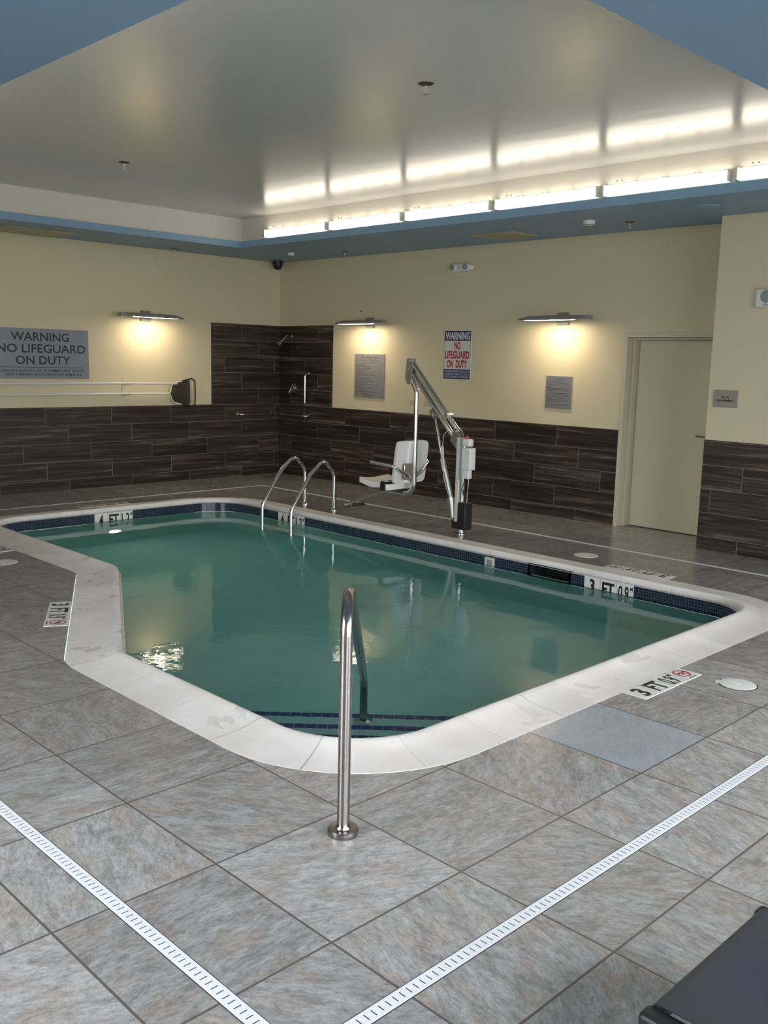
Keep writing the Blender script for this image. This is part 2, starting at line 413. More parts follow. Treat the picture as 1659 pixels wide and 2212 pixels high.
def text_mesh(name, body, w, h, mat, parent, loc, rot, bold=0.0, depth=.0008, align='C'):
    """lettering fitted into a w x h box; loc is its centre (or left-middle), in parent space"""
    cu = bpy.data.curves.new(name, 'FONT'); cu.body = body; cu.size = 1; cu.offset = bold; cu.extrude = .5; cu.resolution_u = 3
    cu.align_x = 'CENTER'
    tmp = bpy.data.objects.new('tmp_text', cu); COL.objects.link(tmp)
    dg = bpy.context.evaluated_depsgraph_get(); dg.update()
    me = bpy.data.meshes.new_from_object(tmp.evaluated_get(dg)); bpy.data.objects.remove(tmp); bpy.data.curves.remove(cu)
    xs = [v.co.x for v in me.vertices]; ys = [v.co.y for v in me.vertices]
    x0, x1, y0, y1 = min(xs), max(xs), min(ys), max(ys)
    sx = w / (x1 - x0); sy = h / (y1 - y0)
    for v in me.vertices:
        v.co.x = (v.co.x - (x0 + x1) / 2) * sx; v.co.y = (v.co.y - (y0 + y1) / 2) * sy; v.co.z *= depth
    me.materials.clear(); me.materials.append(M[mat]); me.name = name
    o = bpy.data.objects.new(name, me); COL.objects.link(o); o.parent = parent; o.location = loc; o.rotation_euler = rot
    return o

# ------------------------------------------------------------------ pool outline
CORN = [(8.84, -1.93, .66), (1.49, -1.93, .80), (1.49, -5.53, .72), (4.44, -5.53, .16), (6.49, -6.637, .52), (8.845, -6.637, .80)]
def outline(d, seg=14, sub=10):
    """pool outline shifted d metres towards the water; same point count for every d"""
    n = len(CORN); out = []
    for i in range(n):
        p = Vector(CORN[i][:2]); a = Vector(CORN[i - 1][:2]); b = Vector(CORN[(i + 1) % n][:2]); r = CORN[i][2]
        u = (p - a).normalized(); w = (b - p).normalized(); cr = u.x * w.y - u.y * w.x
        half = math.acos(max(-1, min(1, u.dot(w)))) / 2
        bis = (w - u).normalized(); c = p + bis * (r / math.cos(half))
        rr = r - d if cr > 0 else r + d        # order is counter-clockwise: cr>0 = convex pool corner
        n0 = math.atan2(-bis.y, -bis.x)
        for k in range(seg + 1):
            t = -half + 2 * half * k / seg
            ang = n0 + (t if cr > 0 else -t)
            out.append((c.x + rr * math.cos(ang), c.y + rr * math.sin(ang)))
    # straight sub-divisions
    res = []; m = len(out)
    for i in range(m):
        res.append(out[i])
        if i % (seg + 1) == seg:
            q = out[(i + 1) % m]
            for k in range(1, sub): res.append((out[i][0] + (q[0] - out[i][0]) * k / sub, out[i][1] + (q[1] - out[i][1]) * k / sub))
    return res
def arclen(path):
    L = [0]
    for i in range(len(path)): 
        a = path[i]; b = path[(i + 1) % len(path)]; L.append(L[-1] + math.hypot(b[0] - a[0], b[1] - a[1]))
    return L
REF = outline(.15); RL = arclen(REF)
# shift so that a coping joint falls at x = 7.475 on the near edge
best = min(range(len(REF)), key=lambda i: abs(REF[i][1] + 6.487) + abs(REF[i][0] - 7.475) * .5)
USH = RL[best] + (7.475 - REF[best][0])
# loft
def loft(profile, close=False):
    """profile = [(d, z)...] swept around the outline, uv = (length, running profile length)"""
    b = MB(); rings = [outline(d) for d, z in profile]; n = len(rings[0]); v = []
    for ring, (d, z) in zip(rings, profile): v += [(x, y, z) for x, y in ring]
    pl = [0]
    for i in range(1, len(profile)): pl.append(pl[-1] + math.hypot(profile[i][0] - profile[i - 1][0], profile[i][1] - profile[i - 1][1]))
    f = []; uv = []
    for j in range(len(profile) - 1):
        for i in range(n):
            k = (i + 1) % n; f.append((j * n + i, j * n + k, (j + 1) * n + k, (j + 1) * n + i))
            u0, u1 = RL[i] - USH, RL[i + 1] - USH
            uv.append(((u0, pl[j]), (u1, pl[j]), (u1, pl[j + 1]), (u0, pl[j + 1])))
    b.add(v, f, True, uv); return b

# ------------------------------------------------------------------ room shell
RX, RY = 13.2, -10.8           # inner faces of the two walls behind the camera
HC, HL, HT = 3.127, 3.207, 3.5  # soffit, ledge, tray ceiling
CX, CY = 7.107, -.429           # corner of the projecting wall beside the door
DX0, DX1 = 5.945, 6.93          # door opening

def fill(loops, z, name, mat, flip=False, parent=None):
    bm = bmesh.new(); es = []
    for lp in loops:
        vs = [bm.verts.new((x, y, z)) for x, y in lp]
        es += [bm.edges.new((vs[i], vs[(i + 1) % len(vs)])) for i in range(len(vs))]
    bmesh.ops.triangle_fill(bm, use_beauty=True, use_dissolve=False, edges=es)
    for f in bm.faces:
        if (f.normal.z < 0) != flip: f.normal_flip()
    me = bpy.data.meshes.new(name); bm.to_mesh(me); bm.free(); me.materials.append(M[mat])
    o = bpy.data.objects.new(name, me); COL.objects.link(o); o.parent = parent; return o

fl = fill([[(-.15, RY - .15), (RX + .15, RY - .15), (RX + .15, .35), (-.15, .35)], outline(-.005)], 0, 'floor', 'floor')
sol = fl.modifiers.new('solid', 'SOLIDIFY'); sol.thickness = .12; sol.offset = -1
struct(fl, 'grey stone-look tile deck around the pool')

def wall(name, b, mat='cream'): return struct(b.build(name, mat, bevel=0))
# left wall x=0
wl = wall('wall_left', MB().box(-.15, 0, RY - .15, .0, -.1, 3.7))
# back wall y=0 with the door opening
b = MB().box(-.15, DX0 - .045, 0, .32, -.1, 3.7).box(DX1 + .045, CX + .1, 0, .32, -.1, 3.7).box(DX0 - .045, DX1 + .045, 0, .32, 2.09, 3.7)
wb = wall('wall_back', b)
# projecting wall beside the door
wc = wall('wall_right_of_door', MB().box(CX, RX + .15, CY, .32, -.1, 3.7))
# window walls behind the camera
def wall_with_holes(name, axis, pos, lo, hi, holes):
    b = MB()
    def add(a0, a1, z0, z1):
        if a1 - a0 < 1e-4 or z1 - z0 < 1e-4: return
        if axis == 'x': b.box(pos, pos + .15, a0, a1, z0, z1)
        else: b.box(a0, a1, pos - .15, pos, z0, z1)
    prev = lo
    for a0, a1, z0, z1 in holes:
        add(prev, a0, -.1, 3.7); add(a0, a1, -.1, z0); add(a0, a1, z1, 3.7); prev = a1
    add(prev, hi, -.1, 3.7)
    return struct(b.build(name, 'cream'))
WE = [(-9.9, -7.5, .12, 2.75), (-7.0, -4.6, .12, 2.75), (-4.1, -1.7, .12, 2.75)]
WS = [(6.6, 9.0, .12, 2.75)]
wall_with_holes('wall_window_side', 'x', RX, RY - .15, CY, WE)
wall_with_holes('wall_rear', 'y', RY, 0, RX, WS)
def window(n, axis, pos, a0, a1, z0, z1):
    r = bpy.data.objects.new('window_%d' % n, None); COL.objects.link(r); r['kind'] = 'structure'
    f = MB(); t = .06
    def bx(q0, q1, w0, w1):
        if axis == 'x': f.box(pos + .03, pos + .11, q0, q1, w0, w1)
        else: f.box(q0, q1, pos - .11, pos - .03, w0, w1)
    bx(a0, a1, z0, z0 + t); bx(a0, a1, z1 - t, z1); bx(a0, a0 + t, z0 + t, z1 - t); bx(a1 - t, a1, z0 + t, z1 - t)
    m = (a0 + a1) / 2; bx(m - .025, m + .025, z0 + t, z1 - t)
    f.build('window_frame', 'mullion', r)
    g = MB()
    if axis == 'x': g.box(pos + .065, pos + .071, a0 + .03, a1 - .03, z0 + .03, z1 - .03)
    else: g.box(a0 + .03, a1 - .03, pos - .071, pos - .065, z0 + .03, z1 - .03)
    g.build('pane', 'glass', r)
    L = bpy.data.lights.new('daylight_portal', 'AREA'); L.shape = 'RECTANGLE'; L.size = a1 - a0; L.size_y = z1 - z0; L.cycles.is_portal = True
    o = bpy.data.objects.new('daylight_portal', L); COL.objects.link(o); 
    if axis == 'x': o.location = (pos + .16, m, (z0 + z1) / 2); o.rotation_euler = (PI / 2, 0, PI / 2)
    else: o.location = (m, pos - .16, (z0 + z1) / 2); o.rotation_euler = (PI / 2, 0, 0)
    return r
k = 1
for h in WE: window(k, 'x', RX, *h); k += 1
for h in WS: window(k, 'y', RY, *h); k += 1
struct(MB().box(RX + .16, 40, -40, 25, -.3, -.12).box(-20, RX + .16, -40, RY - .16, -.3, -.12).build('ground_outside', 'pave'))

# ceiling: blue soffit ring, recessed white tray
TX0, TX1, TY0, TY1 = 1.083, 9.128, -6.732, -1.49
sb = .07
b = MB()
for x0, x1, y0, y1 in ((-.15, TX0, RY - .15, .32), (TX1, RX + .15, RY - .15, .32), (TX0, TX1, RY - .15, TY0), (TX0, TX1, TY1, .32)):
    b.box(x0, x1, y0, y1, HC, HL)
struct(b.build('ceiling_soffit', 'blue', fix=False), 'blue dropped soffit around the ceiling tray')
for nm, bx in (('wall_tray_left', (TX0 - sb - .1, TX0 - sb, TY0 - sb, TY1 + sb)), ('wall_tray_right', (TX1 + sb, TX1 + sb + .1, TY0 - sb, TY1 + sb)),
               ('wall_tray_back', (TX0 - sb - .1, TX1 + sb + .1, TY1 + sb, TY1 + sb + .1)), ('wall_tray_front', (TX0 - sb - .1, TX1 + sb + .1, TY0 - sb - .1, TY0 - sb))):
    struct(MB().box(*bx, HL, HT + .0).build(nm, 'white_wall'), 'white upstand of the ceiling tray')
struct(MB().box(TX0 - sb - .1, TX1 + sb + .1, TY0 - sb - .1, TY1 + sb + .1, HT, HT + .12).build('ceiling', 'ceiling'), 'glossy off-white tray ceiling')
struct(MB().box(-.2, RX + .2, RY - .2, .4, 3.72, 3.8).build('ceiling_roof_deck', 'greypl'))

# tile wainscots and shower surround (12 mm proud of the paint, with dark edge trim)
T = .006
MB().box(0, T, RY, 0, 0, 1.05).box(0, T, -1.215, 0, 1.05, 2.2).build('tile_panel', 'plankL', wl)
MB().box(T, DX0 - .045, -T, 0, 0, 1.05).box(T, 1.215, -T, 0, 1.05, 2.2).build('tile_panel', 'plankR', wb)
MB().box(CX - .004, RX, CY - T, CY, 0, 1.055).build('tile_panel', 'plankC', wc)
struct(MB().box(0, T + .003, RY, -1.215, 1.05, 1.055).box(0, T + .003, -1.222, -1.215, 1.05, 2.2).box(0, T + .003, -1.222, 0, 2.2, 2.206).build('trim_1', 'black'))
struct(MB().box(1.222, DX0 - .045, -T - .003, 0, 1.05, 1.055).box(1.215, 1.222, -T - .003, 0, 1.05, 2.206).box(.009, 1.215, -T - .003, 0, 2.2, 2.206).build('trim_2', 'black'))
struct(MB().box(CX - .007, RX, CY - T - .003, CY, 1.055, 1.06).build('trim_3', 'black'))

# door
struct(MB().box(DX0 - .1, DX1 + .1, .262, .32, -.1, 2.2).build('light_block_behind_door', 'cream'))  # unseen backing slab, added to stop light leaking round the door
dr = bpy.data.objects.new('door_1', None); COL.objects.link(dr); dr['kind'] = 'structure'; dr['label'] = 'cream flush door in a cream metal frame beside the projecting wall'
MB().box(DX0 - .045, DX0, -.012, .26, 0, 2.09).box(DX1, DX1 + .045, -.012, .26, 0, 2.09).box(DX0, DX1, -.012, .26, 2.04, 2.09) \
    .box(DX0, DX0 + .025, .10, .26, 0, 2.015).box(DX0, DX1, .10, .26, 2.015, 2.04).build('door_frame', 'frame', dr, bevel=.003)
MB().box(DX0 + .03, DX1 - .004, .2, .245, .008, 2.012).build('door_panel', 'door', dr)
hd = MB().lathe([(.026, -.008), (.026, 0)], (6.845, .2, 1.04), 'y').tube([(6.845, .2, 1.04), (6.845, .145, 1.04)], .009).tube(fillet([(6.845, .148, 1.04), (6.80, .146, 1.04), (6.715, .148, 1.04)], .01), .010)
hd.build('door_handle', 'steel', dr)

# ------------------------------------------------------------------ the pool
pool = empty('swimming_pool', 'indoor swimming pool with a white raised-edge coping and navy waterline tiles', 'swimming pool', (0, 0, 0))
prof = [(0, -.02), (0, .0005), (.05, .001), (.12, .004), (.18, .010), (.23, .018), (.265, .029), (.288, .034), (.303, .033), (.315, .026), (.319, .016), (.319, -.008), (.312, -.018), (.30, -.022), (.34, -.022)]
loft(prof).build('coping', 'coping', pool, fix=False)
ZB = -1.40
# tile band and basin walls; the far wall keeps an opening for the skimmer (dark niche)
band = loft([(.33, -.02), (.33, -.175)]).build('waterline_tile', 'mosaic', pool, fix=False)
SKX0, SKX1 = 6.47, 6.885
bs = loft([(.332, -.175), (.332, ZB)]); bs.build('basin_wall', 'plaster', pool, fix=False)
bf = fill([outline(.332)], ZB, 'basin_floor', 'plaster', parent=pool)
for q in bf.data.vertices: q.co.z = -1.03 - .30 * (8.5 - q.co.x) / 6.7
# skimmer opening built as a niche: cut its part of the band away
me = band.data; bm = bmesh.new(); bm.from_mesh(me)
# split the straight far side at the niche edges then drop the faces between
for xx in (SKX0, SKX1):
    bmesh.ops.bisect_plane(bm, geom=[g for g in list(bm.verts) + list(bm.edges) + list(bm.faces)], plane_co=(xx, 0, 0), plane_no=(1, 0, 0))
kill = [f for f in bm.faces if SKX0 < f.calc_center_median().x < SKX1 and f.calc_center_median().y > -3]
bmesh.ops.delete(bm, geom=kill, context='FACES'); bm.to_mesh(me); bm.free()
yf = -2.26
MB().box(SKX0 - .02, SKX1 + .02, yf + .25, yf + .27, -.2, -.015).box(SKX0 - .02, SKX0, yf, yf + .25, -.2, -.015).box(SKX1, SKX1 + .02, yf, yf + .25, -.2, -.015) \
    .box(SKX0, SKX1, yf + .002, yf + .25, -.019, -.015).box(SKX0, SKX1, yf + .002, yf + .25, -.2, -.176).build('skimmer_mouth', 'shadowin', pool)  # lining coloured near-black to stand for the shade inside
# return fitting above water on the far band
rf = MB().box(5.955, 6.072, yf - .008, yf, -.155, -.036).build('return_fitting', 'offwhite', pool, bevel=.006)
g = MB()
for q in range(6): g.box(5.985 + q * .0105, 5.989 + q * .0105, yf - .0095, yf - .007, -.13, -.06)
g.build('grille', 'seam', rf)
# underwater light in the left end wall
lx = 1.49 + .332
pl = MB().lathe([(.115, .0), (.115, .015), (.085, .022)], (lx, -3.775, -.735), 'x').build('pool_light', 'chrome', pool)
MB().lathe([(.088, .016), (.06, .026), (.001, .03)], (lx, -3.775, -.735), 'x').build('lens', 'poolglow', pl)

# corner steps: lines x - y = c
def clip(poly, c):
    out = []
    n = len(poly)
    for i in range(n):
        a = poly[i]; b2 = poly[(i + 1) % n]; da = a[0] - a[1] - c; db = b2[0] - b2[1] - c
        if da >= 0: out.append(a)
        if (da >= 0) != (db >= 0):
            t = da / (da - db); out.append((a[0] + (b2[0] - a[0]) * t, a[1] + (b2[1] - a[1]) * t))
    return out
STEPS = [(12.73, -.77), (13.27, -.54), (13.775, -.31)]
inner = outline(.333)
zlow = ZB
for c, z in STEPS:
    poly = clip(inner, c)
    so = MB().prism(poly, zlow, z).build('step', 'plaster', pool)
    zlow = z - .02
    ends = [p for p in poly if abs(p[0] - p[1] - c) < 1e-6]
    a, b2 = (Vector((*ends[0], 0)), Vector((*ends[1], 0)))
    if (b2 - a).dot(Vector((1, 1, 0))) < 0: a, b2 = b2, a
    L = (b2 - a).length; w = Vector((1, -1, 0)).normalized() * .058; v = [a, b2, b2 + w, a + w]
    v = [(p.x, p.y, z + .002) for p in v] + [(a.x - .001, a.y + .001, z - .05), (b2.x - .001, b2.y + .001, z - .05)]
    nb = MB().add(v, [(0, 1, 2, 3), (4, 5, 1, 0)], False, [((0, 0), (L, 0), (L, .05), (0, .05)), ((0, -.05), (L, -.05), (L, 0), (0, 0))])
    nb.build('nosing_tile', 'nosing', so, fix=False)

# depth tiles set in the waterline band
def band_marker(org, rotz, txts, label):
    e = empty('depth_marker', label, 'depth marker', org, rotz, None)
    MB().box(0, .468, -.004, .004, -.155, 0).build('tile', 'tilewhite', e)
    for q in (1, 2): MB().box(q * .156 - .0012, q * .156 + .0012, -.0045, -.0035, -.155, 0).build('grout_line', 'seam', e)
    text_mesh('numeral', txts[0], .05, .118, 'tileink', e, (.078, -.005, -.076), (PI / 2, 0, 0), .03)
    text_mesh('lettering', 'FT', .118, .118, 'tileink', e, (.234, -.005, -.080), (PI / 2, 0, 0), .03)
    text_mesh('numeral', txts[1], .098, .118, 'tileink', e, (.378, -.005, -.080), (PI / 2, 0, 0), .02)
    text_mesh('lettering', 'M', .024, .03, 'tileink', e, (.450, -.005, -.036), (PI / 2, 0, 0), .01)
    return e
band_marker((7.045, yf - .001, -.02), 0, ('3', '0.9'), 'white depth tile reading 3 FT on the far waterline beside the skimmer mouth')
band_marker((2.876, yf - .001, -.02), 0, ('4', '1.2'), 'white depth tile reading 4 FT on the waterline behind the ladder rails')
band_marker((lx - .001, -4.008, -.02), PI / 2, ('4', '1.2'), 'white depth tile reading 4 FT above the underwater light at the left end')

# depth tiles in the deck: local x = reading direction, y = up
def no_diving(e, cx, cy, r):
    n = 40
    v = []; f = []
    for q in range(n):
        a = 2 * PI * q / n; v += [(cx + r * math.cos(a), cy + r * math.sin(a), .0045), (cx + (r - .009) * math.cos(a), cy + (r - .009) * math.sin(a), .0045)]
    f = [(2 * q, 2 * ((q + 1) % n), 2 * ((q + 1) % n) + 1, 2 * q + 1) for q in range(n)]
    k = r * .66
    b = MB().add(v, f); b.obox((cx - k, cy + k, .0042), (cx + k, cy - k, .0042), .008, .001); b.build('prohibition_ring', 'tilered', e, fix=False)
    d = MB().obox((cx - .032, cy + .004, .0036), (cx + .008, cy + .012, .0036), .012, .001).obox((cx + .006, cy + .01, .0036), (cx + .03, cy - .016, .0036), .009, .001) \
        .obox((cx - .012, cy - .022, .0036), (cx + .004, cy + .01, .0036), .007, .001).lathe([(.0085, .003), (.0085, .004)], (cx + .034, cy + .012, 0))
    d.build('diver_figure', 'tileink', e)
def deck_marker(org, rotz, label):
    e = empty('deck_depth_marker', label, 'depth marker', org, rotz)
    MB().box(0, .615, 0, .15, -.004, .003).build('tile', 'tilewhite', e, bevel=.001)
    for q in (1, 2, 3): MB().box(q * .154 - .001, q * .154 + .001, 0, .15, .0028, .0033).build('grout_line', 'seam', e)
    text_mesh('numeral', '3', .062, .118, 'tileink', e, (.077, .075, .0035), (0, 0, 0), .03)
    text_mesh('lettering', 'FT', .118, .118, 'tileink', e, (.231, .075, .0035), (0, 0, 0), .03)
    text_mesh('numeral', '0.9', .098, .118, 'tileink', e, (.376, .072, .0035), (0, 0, 0), .02)
    text_mesh('lettering', 'M', .024, .028, 'tileink', e, (.446, .118, .0035), (0, 0, 0), .01)
    no_diving(e, .538, .085, .052)
    text_mesh('caption', 'NO DIVING', .07, .009, 'tileink', e, (.538, .016, .0035), (0, 0, 0))
    return e
deck_marker((8.99, -4.617, 0), PI / 2, 'white deck tile reading 3 FT 0.9 M next to the lid with a tab')
dg_ = math.atan2(-6.275 + 5.968, 5.809 - 5.257)
deck_marker((5.18, -6.103, 0), dg_, 'white deck tile reading 3 FT on the slanted side of the pool, at left')
deck_marker((7.62, -1.765, 0), PI, 'white deck tile reading 3 FT upside down on the far deck near the door')
deck_marker((1.335, -3.37, 0), -PI / 2, 'worn reddish-white deck tile seen upside down beyond the left pool end')
deck_marker((2.68, -5.69, 0), 0, 'white deck tile cut off by the left edge beside the cut-off round lid')

# water
wt = MB(); o2 = outline(.312); wt.prism(o2, ZB - .05, -.112)
w = wt.build('pool_water', 'water'); tag(w, 'clear green-blue water filling the swimming pool', 'water', None, 'stuff')

# perimeter drain
dn = empty('deck_drain', 'white slotted drain strip running round the pool deck in a rectangle', 'drain')
DXa, DXb, DYa, DYb = 1.05, 9.738, -7.632, -1.09
def strip(p0, p1, w):
    p0 = Vector((*p0, 0)); p1 = Vector((*p1, 0)); L = (p1 - p0).length; d = (p1 - p0) / L; nn = Vector((-d.y, d.x, 0)) * w; z = .0022
    v = [p0, p1, p1 + nn, p0 + nn]; v = [(q.x, q.y, z) for q in v] + [(q.x, q.y, -.01) for q in v]
    b = MB().add(v, [(0, 1, 2, 3), (0, 4, 5, 1), (1, 5, 6, 2), (2, 6, 7, 3), (3, 7, 4, 0)], False, [((0, 0), (L, 0), (L, w), (0, w))] + [((0, 0),) * 4] * 4)
    o = b.build('drain_grate', 'drain', dn, fix=False)
    m = d.cross(Vector((0, 0, 1))) * .004
    s2 = MB().obox(p0 + m * .4 + Vector((0, 0, .0003)), p1 + m * .4 + Vector((0, 0, .0003)), .004, .001).obox(p0 + nn - m * .4 + Vector((0, 0, .0003)), p1 + nn - m * .4 + Vector((0, 0, .0003)), .004, .001)
    s2.build('sealant_edge', 'seam', dn)
w_ = .048
strip((DXa, DYa), (DXb + w_, DYa), w_); strip((DXb + w_, DYa + w_), (DXb + w_, DYb - w_), w_) ; strip((DXb + w_, DYb), (DXa, DYb), w_) ; strip((DXa, DYb - w_), (DXa, DYa + w_), w_)

# ------------------------------------------------------------------ round deck lids
def lid(name, x, y, r, label, tab=None):
    e = empty('skimmer_cover', label, 'skimmer lid', (x, y, 0))
    MB().lathe([(r + .008, -.004), (r + .008, .0016), (r - .002, .0018)]).build('collar', 'seam', e)
    MB().lathe([(r, .0), (r, .004), (r * .94, .0055), (r * .5, .006), (.001, .0062)]).build('lid', 'lid', e)
    MB().lathe([(.012, .0062), (.012, .009), (.001, .009)], seg=16).build('grip', 'lid', e)
    if tab: MB().lathe([(.030, .0), (.030, .004), (.001, .0045)], (tab[0], tab[1], 0)).build('tab', 'lid', e)
lid('deck_lid', 9.205, -4.005, .098, 'round white skimmer lid with a small side tab, beside a 3 FT tile', (-.085, -.035))
lid('deck_lid', 6.63, -1.62, .112, 'round white skimmer lid in the far deck behind the skimmer mouth')
lid('deck_lid', 3.72, -5.82, .118, 'round white skimmer lid cut by the left edge of the photo')
e = empty('shower_drain', 'small dark round floor drain in the shower corner', 'floor drain', (.41, -.50, 0))
MB().lathe([(.062, 0), (.062, .003), (.001, .003)]).build('ring', 'brass', e)
g = MB()
for q in range(-3, 4): g.box(q * .014 - .003, q * .014 + .003, -.04, .04, .003, .0036)
g.build('slots', 'shadowin', e)

# ------------------------------------------------------------------ pool ladder rails
def ladder_rail(x, y0, label):
    e = empty('ladder_rail', label, 'ladder rail', (x, y0, 0), 0, None)
    pts = [(0, 0, -.02), (0, 0, .575), (0, -.30, .575), (0, -.635, .085), (0, -.635, -.75)]
    pts = [(0, 0, -.02), (0, -.0, .44), (0, -.165, .60), (0, -.36, .44), (0, -.635, .055), (0, -.635, -.75)]
    P = fillet([Vector(p) for p in pts], [.13, .10, .5, .16], 10)
    MB().tube(P, .0215, 18).build('rail', 'chrome', e)
    MB().lathe([(.05, 0), (.05, .008), (.03, .018), (.022, .03)]).build('escutcheon', 'chrome', e)
    return e
ladder_rail(2.715, -1.737, 'bent steel ladder handrail, farther one of the pair toward the shower')
ladder_rail(3.26, -1.752, 'bent steel ladder handrail, nearer one of the pair toward the pool lift')
e = empty('ladder_treads', 'submerged ladder treads between the two bent ladder handrails', 'ladder tread', (2.99, -2.36, 0))
for z in (-.38, -.64): MB().box(-.25, .25, -.04, .04, z, z + .02).build('tread', 'offwhite', e, bevel=.006)

# ------------------------------------------------------------------ front hand rail
rr = empty('handrail', 'tall brushed steel handrail rising from the deck over the pool steps', 'handrail', (8.98, -6.76, 0))
def dpt(s, z): return Vector((-s * .70711, s * .7214, z))
P = fillet([dpt(0, 0), dpt(0, .87), dpt(.17, .875), dpt(2.01, -.112), dpt(2.01, -.77)], [.12, .09, .25], 12)
MB().tube(P, .0232, 24).build('rail', 'steel', rr)
MB().lathe([(.057, 0), (.058, .004), (.058, .020), (.054, .025), (.030, .026), (.026, .034)], seg=36).build('escutcheon', 'steel', rr)
c = dpt(2.01, -.77)
MB().lathe([(.055, 0), (.055, .012), (.026, .022)], (c.x, c.y, c.z)).build('escutcheon', 'chrome', rr)

# ------------------------------------------------------------------ pool lift
LX, LY = 5.15, -1.69
lf = empty('pool_lift', 'white and steel accessible pool lift with a raised arm and hanging seat', 'pool lift', (LX, LY, 0))
def Lp(x, y, z): return (x - LX, y - LY, z)
def lpart(b, name, mat, par=lf, **k):
    b.v = [(p[0] - LX, p[1] - LY, p[2]) for p in b.v]
    return b.build(name, mat, par, **k)
lpart(MB().lathe([(.06, 0), (.06, .006), (.04, .012), (.034, .09)], (5.16, -1.69, 0)), 'base_socket', 'chrome')
lpart(MB().tube([(5.16, -1.69, .05), (5.16, -1.69, .95)], .028, 18), 'inner_post', 'chrome')
lpart(MB().box(5.098, 5.142, -1.735, -1.655, .115, .985), 'mast', 'offwhite', bevel=.006)
lpart(MB().box(5.15, 5.255, -1.745, -1.63, .045, .325).box(5.068, 5.16, -1.74, -1.635, .045, .125), 'base_cover', 'boot', bevel=.012)
# control box and battery
cb = lpart(MB().box(5.165, 5.262, -1.725, -1.655, .90, .975), 'control_head', 'white_pl', bevel=.014)
lpart(MB().lathe([(.018, .975), (.018, .998), (.012, 1.006), (.001, 1.007)], (5.195, -1.69, 0)), 'stop_button', 'red', cb)
bb = lpart(MB().box(5.168, 5.285, -1.735, -1.645, .66, .885), 'battery_pack', 'white_pl', bevel=.012)
lpart(MB().box(5.168, 5.25, -1.72, -1.655, .57, .66), 'battery_foot', 'white_pl', bb, bevel=.008)
lpart(MB().box(5.142, 5.180, -1.735, -1.66, .555, .985), 'mounting_plate', 'greypl', bevel=.003)
lpart(MB().tube(fillet([(5.19, -1.70, .58), (5.205, -1.71, .47), (5.18, -1.70, .40), (5.19, -1.69, .32)], .03), .004, 8), 'cable', 'black')
lpart(MB().tube(fillet([(5.21, -1.70, .58), (5.17, -1.715, .45), (5.225, -1.70, .38), (5.215, -1.69, .32)], .03), .004, 8), 'cable', 'black')
lpart(MB().tube(fillet([(5.24, -1.69, .58), (5.245, -1.70, .5), (5.235, -1.70, .4), (5.225, -1.69, .32)], .05), .003, 8), 'cable', 'offwhite')
# handset hanging by its thin cable
hs = lpart(MB().obox((4.948, -1.76, .66), (4.93, -1.76, .88), .026, .018, (0, 1, 0)), 'handset', 'offwhite', bevel=.004)
lpart(MB().tube([(4.945, -1.76, .66), (4.965, -1.755, .54), (5.0, -1.74, .42), (5.04, -1.72, .36), (5.09, -1.70, .33)], .0028, 8), 'cable', 'offwhite', hs)
lpart(MB().tube([(4.93, -1.76, .88), (4.94, -1.755, 1.0), (4.99, -1.74, 1.05)], .0028, 8), 'cable', 'offwhite', hs)
# actuator
ac = lpart(MB().tube([(5.02, -1.69, .325), (4.874, -1.69, .745)], .027, 18), 'actuator', 'dull')
lpart(MB().tube([(4.874, -1.69, .74), (4.745, -1.69, 1.185)], .0135, 14), 'piston', 'chrome', ac)
lpart(MB().tube([(5.052, -1.69, .15), (5.012, -1.69, .355)], [.034, .047], 18), 'motor_housing', 'dull', ac)
lpart(MB().tube([(5.05, -1.64, .12), (5.05, -1.74, .12)], .012, 12).tube([(5.05, -1.69, .12), (5.1, -1.69, .13)], .012, 12).box(5.06, 5.10, -1.71, -1.67, .18, .34), 'pivot', 'dull', ac)
# lifting arms: two long parallel pairs
for yy in (-1.712, -1.668):
    lpart(MB().tube([(4.415, yy, 1.715), (5.085, yy, 1.035)], .0135, 14), 'upper_arm', 'chrome')
    lpart(MB().tube([(4.385, yy, 1.645), (5.035, yy, .965)], .0135, 14), 'lower_arm', 'chrome')
lpart(MB().obox((4.93, -1.69, 1.205), (4.955, -1.69, 1.18), .10, .05), 'cross_clamp', 'dull', bevel=.004)
lpart(MB().obox((4.705, -1.69, 1.235), (4.78, -1.69, 1.165), .07, .05).tube([(4.745, -1.735, 1.19), (4.745, -1.645, 1.19)], .012, 12), 'piston_bracket', 'dull', bevel=.003)
bk = MB()
for yy in (-1.728, -1.660):
    v = [(5.00, .95), (5.055, 1.07), (5.09, 1.07), (5.145, .96), (5.14, .86), (5.115, .84)]
    n = len(v); vv = [(x, yy, z) for x, z in v] + [(x, yy + .008, z) for x, z in v]
    bk.add(vv, [tuple(range(n)), tuple(range(n, 2 * n))] + [(i, (i + 1) % n, n + (i + 1) % n, n + i) for i in range(n)])
bk.tube([(5.075, -1.75, 1.04), (5.075, -1.63, 1.04)], .013, 12)
lpart(bk, 'arm_bracket', 'dull')
hp = MB()
for yy in (-1.726, -1.662):
    v = [(4.355, 1.76), (4.425, 1.765), (4.44, 1.70), (4.43, 1.60), (4.415, 1.50), (4.375, 1.49), (4.335, 1.555)]
    n = len(v); vv = [(x, yy, z) for x, z in v] + [(x, yy + .008, z) for x, z in v]
    hp.add(vv, [tuple(range(n)), tuple(range(n, 2 * n))] + [(i, (i + 1) % n, n + (i + 1) % n, n + i) for i in range(n)])
for x, z in ((4.40, 1.735), (4.385, 1.645)): hp.tube([(x, -1.75, z), (x, -1.63, z)], .011, 12)
lpart(hp, 'hanger_plate', 'dull')
